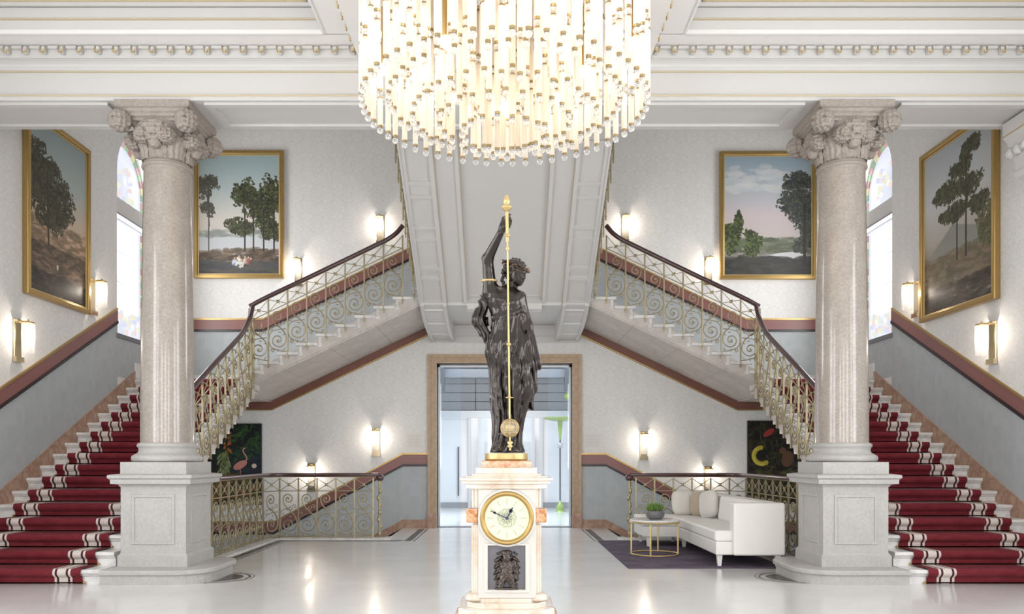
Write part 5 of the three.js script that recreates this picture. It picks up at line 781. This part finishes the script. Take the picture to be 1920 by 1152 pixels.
  part('niche_relief', surfaceNet(cherub, [-0.12, -0.01, -0.02], [0.12, 0.28, 0.1], 0.005), MAT.relief, t, [X(950), Y(1104), zf + 0.003]);
}
console.log('clock');

// ---------------------------------------------------------------- seating group on the right
{
  const rug = thing('purple_rug', 'dark purple rug under the white sofa and round table', 'rug', [2.62, 0, -11.58]);
  part('pile', rbx(2.05, 0.012, 3.25, 0.004, 1), MAT.rug, rug, [0, 0.008, 0]); part('binding', bx(2.06, 0.004, 3.26, 0, 0.002, 0), MAT.dark, rug);
  const t = thing('corner_sofa', 'white leather corner sofa with tapered white legs beside the right railing', 'sofa', [3.15, 0.014, -11.5]);
  const P = (n, x0, x1, y0, y1, d0, d1, r, m = MAT.leather) => part(n, rbx(x1 - x0, y1 - y0, d1 - d0, r, 3), m, t, [(x0 + x1) / 2 - 3.15, (y0 + y1) / 2, 11.5 - (d0 + d1) / 2]);
  P('base', 2.74, 3.6, 0.15, 0.325, 10.02, 13.15, 0.02); P('base', 2.2, 2.78, 0.15, 0.325, 12.3, 13.15, 0.02);
  P('seat_cushion', 2.73, 3.5, 0.322, 0.47, 10.03, 11.7, 0.035); P('seat_cushion', 2.73, 3.5, 0.322, 0.47, 11.71, 13.05, 0.035); P('seat_cushion', 2.18, 2.75, 0.322, 0.47, 12.28, 13.08, 0.035);
  P('arm', 2.95, 3.62, 0.15, 0.83, 9.95, 10.16, 0.03); P('backrest', 3.42, 3.62, 0.15, 0.83, 10.0, 13.2, 0.035); P('backrest', 2.9, 3.6, 0.15, 0.85, 13.0, 13.22, 0.035);
  const back = part('back_cushion', rbx(0.18, 0.4, 1.3, 0.07, 3), MAT.leather, t, [3.36 - 3.15, 0.64, 11.5 - 11.2], [0, 0, -0.12]);
  const legG = prismY([[-0.035, -0.035], [0.035, -0.035], [0.035, 0.035], [-0.035, 0.035]], 0, 0.155); { const p = legG.attributes.position; for (let i = 0; i < p.count; i++) if (p.getY(i) < 0.05) { p.setX(i, p.getX(i) * 0.6); p.setZ(i, p.getZ(i) * 0.6); } }
  for (const [x, d] of [[2.81, 10.12], [3.54, 10.03], [2.85, 12.28], [2.3, 12.36], [2.3, 13.08], [3.54, 13.1], [2.85, 13.08]]) part('leg', legG, MAT.leather, t, [x - 3.15, 0.0, 11.5 - d]);
  const pl = (label, x, y, d, rz, ry, mat, w = 0.46) => { const q = thing('throw_pillow', label, 'pillow', [x, y, -d], 'sofa pillows'); const g = new THREE.SphereGeometry(1, 24, 18), p = g.attributes.position; for (let i = 0; i < p.count; i++) { const a = p.getX(i), b = p.getY(i), c = p.getZ(i), f = (v, e) => Math.sign(v) * Math.pow(Math.abs(v), e); p.setXYZ(i, f(a, 0.55) * w / 2, f(b, 0.55) * w / 2, c * 0.085); } g.computeVertexNormals(); part('cover', boxUV(g), mat, q).rotation.set(-0.2, ry, rz); };
  pl('white square pillow at the sofa corner', 2.98, 0.685, 12.84, 0.05, 0.1, MAT.pillow, 0.42); pl('taupe square pillow tucked between the white ones', 3.2, 0.675, 12.6, -0.05, -0.75, MAT.pillow2, 0.4); pl('pale pillow leaning on the long backrest', 3.22, 0.695, 12.2, 0, -1.25, MAT.pillow, 0.44);
  const tb = thing('round_side_table', 'round white marble table with slim gold frame in front of the sofa', 'table', [2.2, 0.014, -11.35]);
  part('table_top', lathe([[0, 0.485], [0.35, 0.485], [0.362, 0.492], [0.362, 0.508], [0.355, 0.515], [0, 0.515]], 56), MAT.top, tb); part('rim', lathe([[0.33, 0.465], [0.365, 0.465], [0.367, 0.486], [0.33, 0.486]], 56), MAT.gilt, tb);
  for (const a of [0.35, 1.92, 3.49, 5.06]) part('leg', bx(0.022, 0.47, 0.022, 0, 0.235, 0), MAT.gilt, tb, [0.34 * Math.cos(a), 0, 0.34 * Math.sin(a)], [0, -a, 0]);
  part('base_ring', new THREE.TorusGeometry(0.345, 0.011, 8, 56).rotateX(PI / 2).translate(0, 0.011, 0), MAT.gilt, tb);
  const bw = thing('potted_plant', 'small green plant in a dark grey bowl on the round table', 'plant', [2.21, 0.5295, -11.35]);
  part('bowl', lathe([[0, 0], [0.085, 0.0], [0.115, 0.02], [0.138, 0.06], [0.138, 0.095], [0.125, 0.125], [0.115, 0.125], [0.122, 0.09], [0, 0.085]], 36), MAT.clay, bw); part('soil', new THREE.CylinderGeometry(0.112, 0.112, 0.02, 24).translate(0, 0.1, 0), MAT.soil, bw);
  const lv = []; for (let i = 0; i < 260; i++) { const a = rnd() * 6.28, r = Math.sqrt(rnd()) * 0.09, l = pr(0.05, 0.12), tilt = pr(0.1, 0.9); lv.push(new THREE.SphereGeometry(1, 5, 4).scale(0.007, l / 2, 0.004).translate(0, l / 2, 0).rotateX(tilt).rotateY(a).translate(r * Math.sin(a), 0.1 + pr(0, 0.05), r * Math.cos(a))); }
  const fo = part('foliage', merge(lv), MAT.plant, bw); fo.userData.kind = 'stuff';
}

scene.traverse(o => { if (o.isMesh) { o.castShadow = o.receiveShadow = true; } });
console.log('done');
renderer.render(scene, camera);
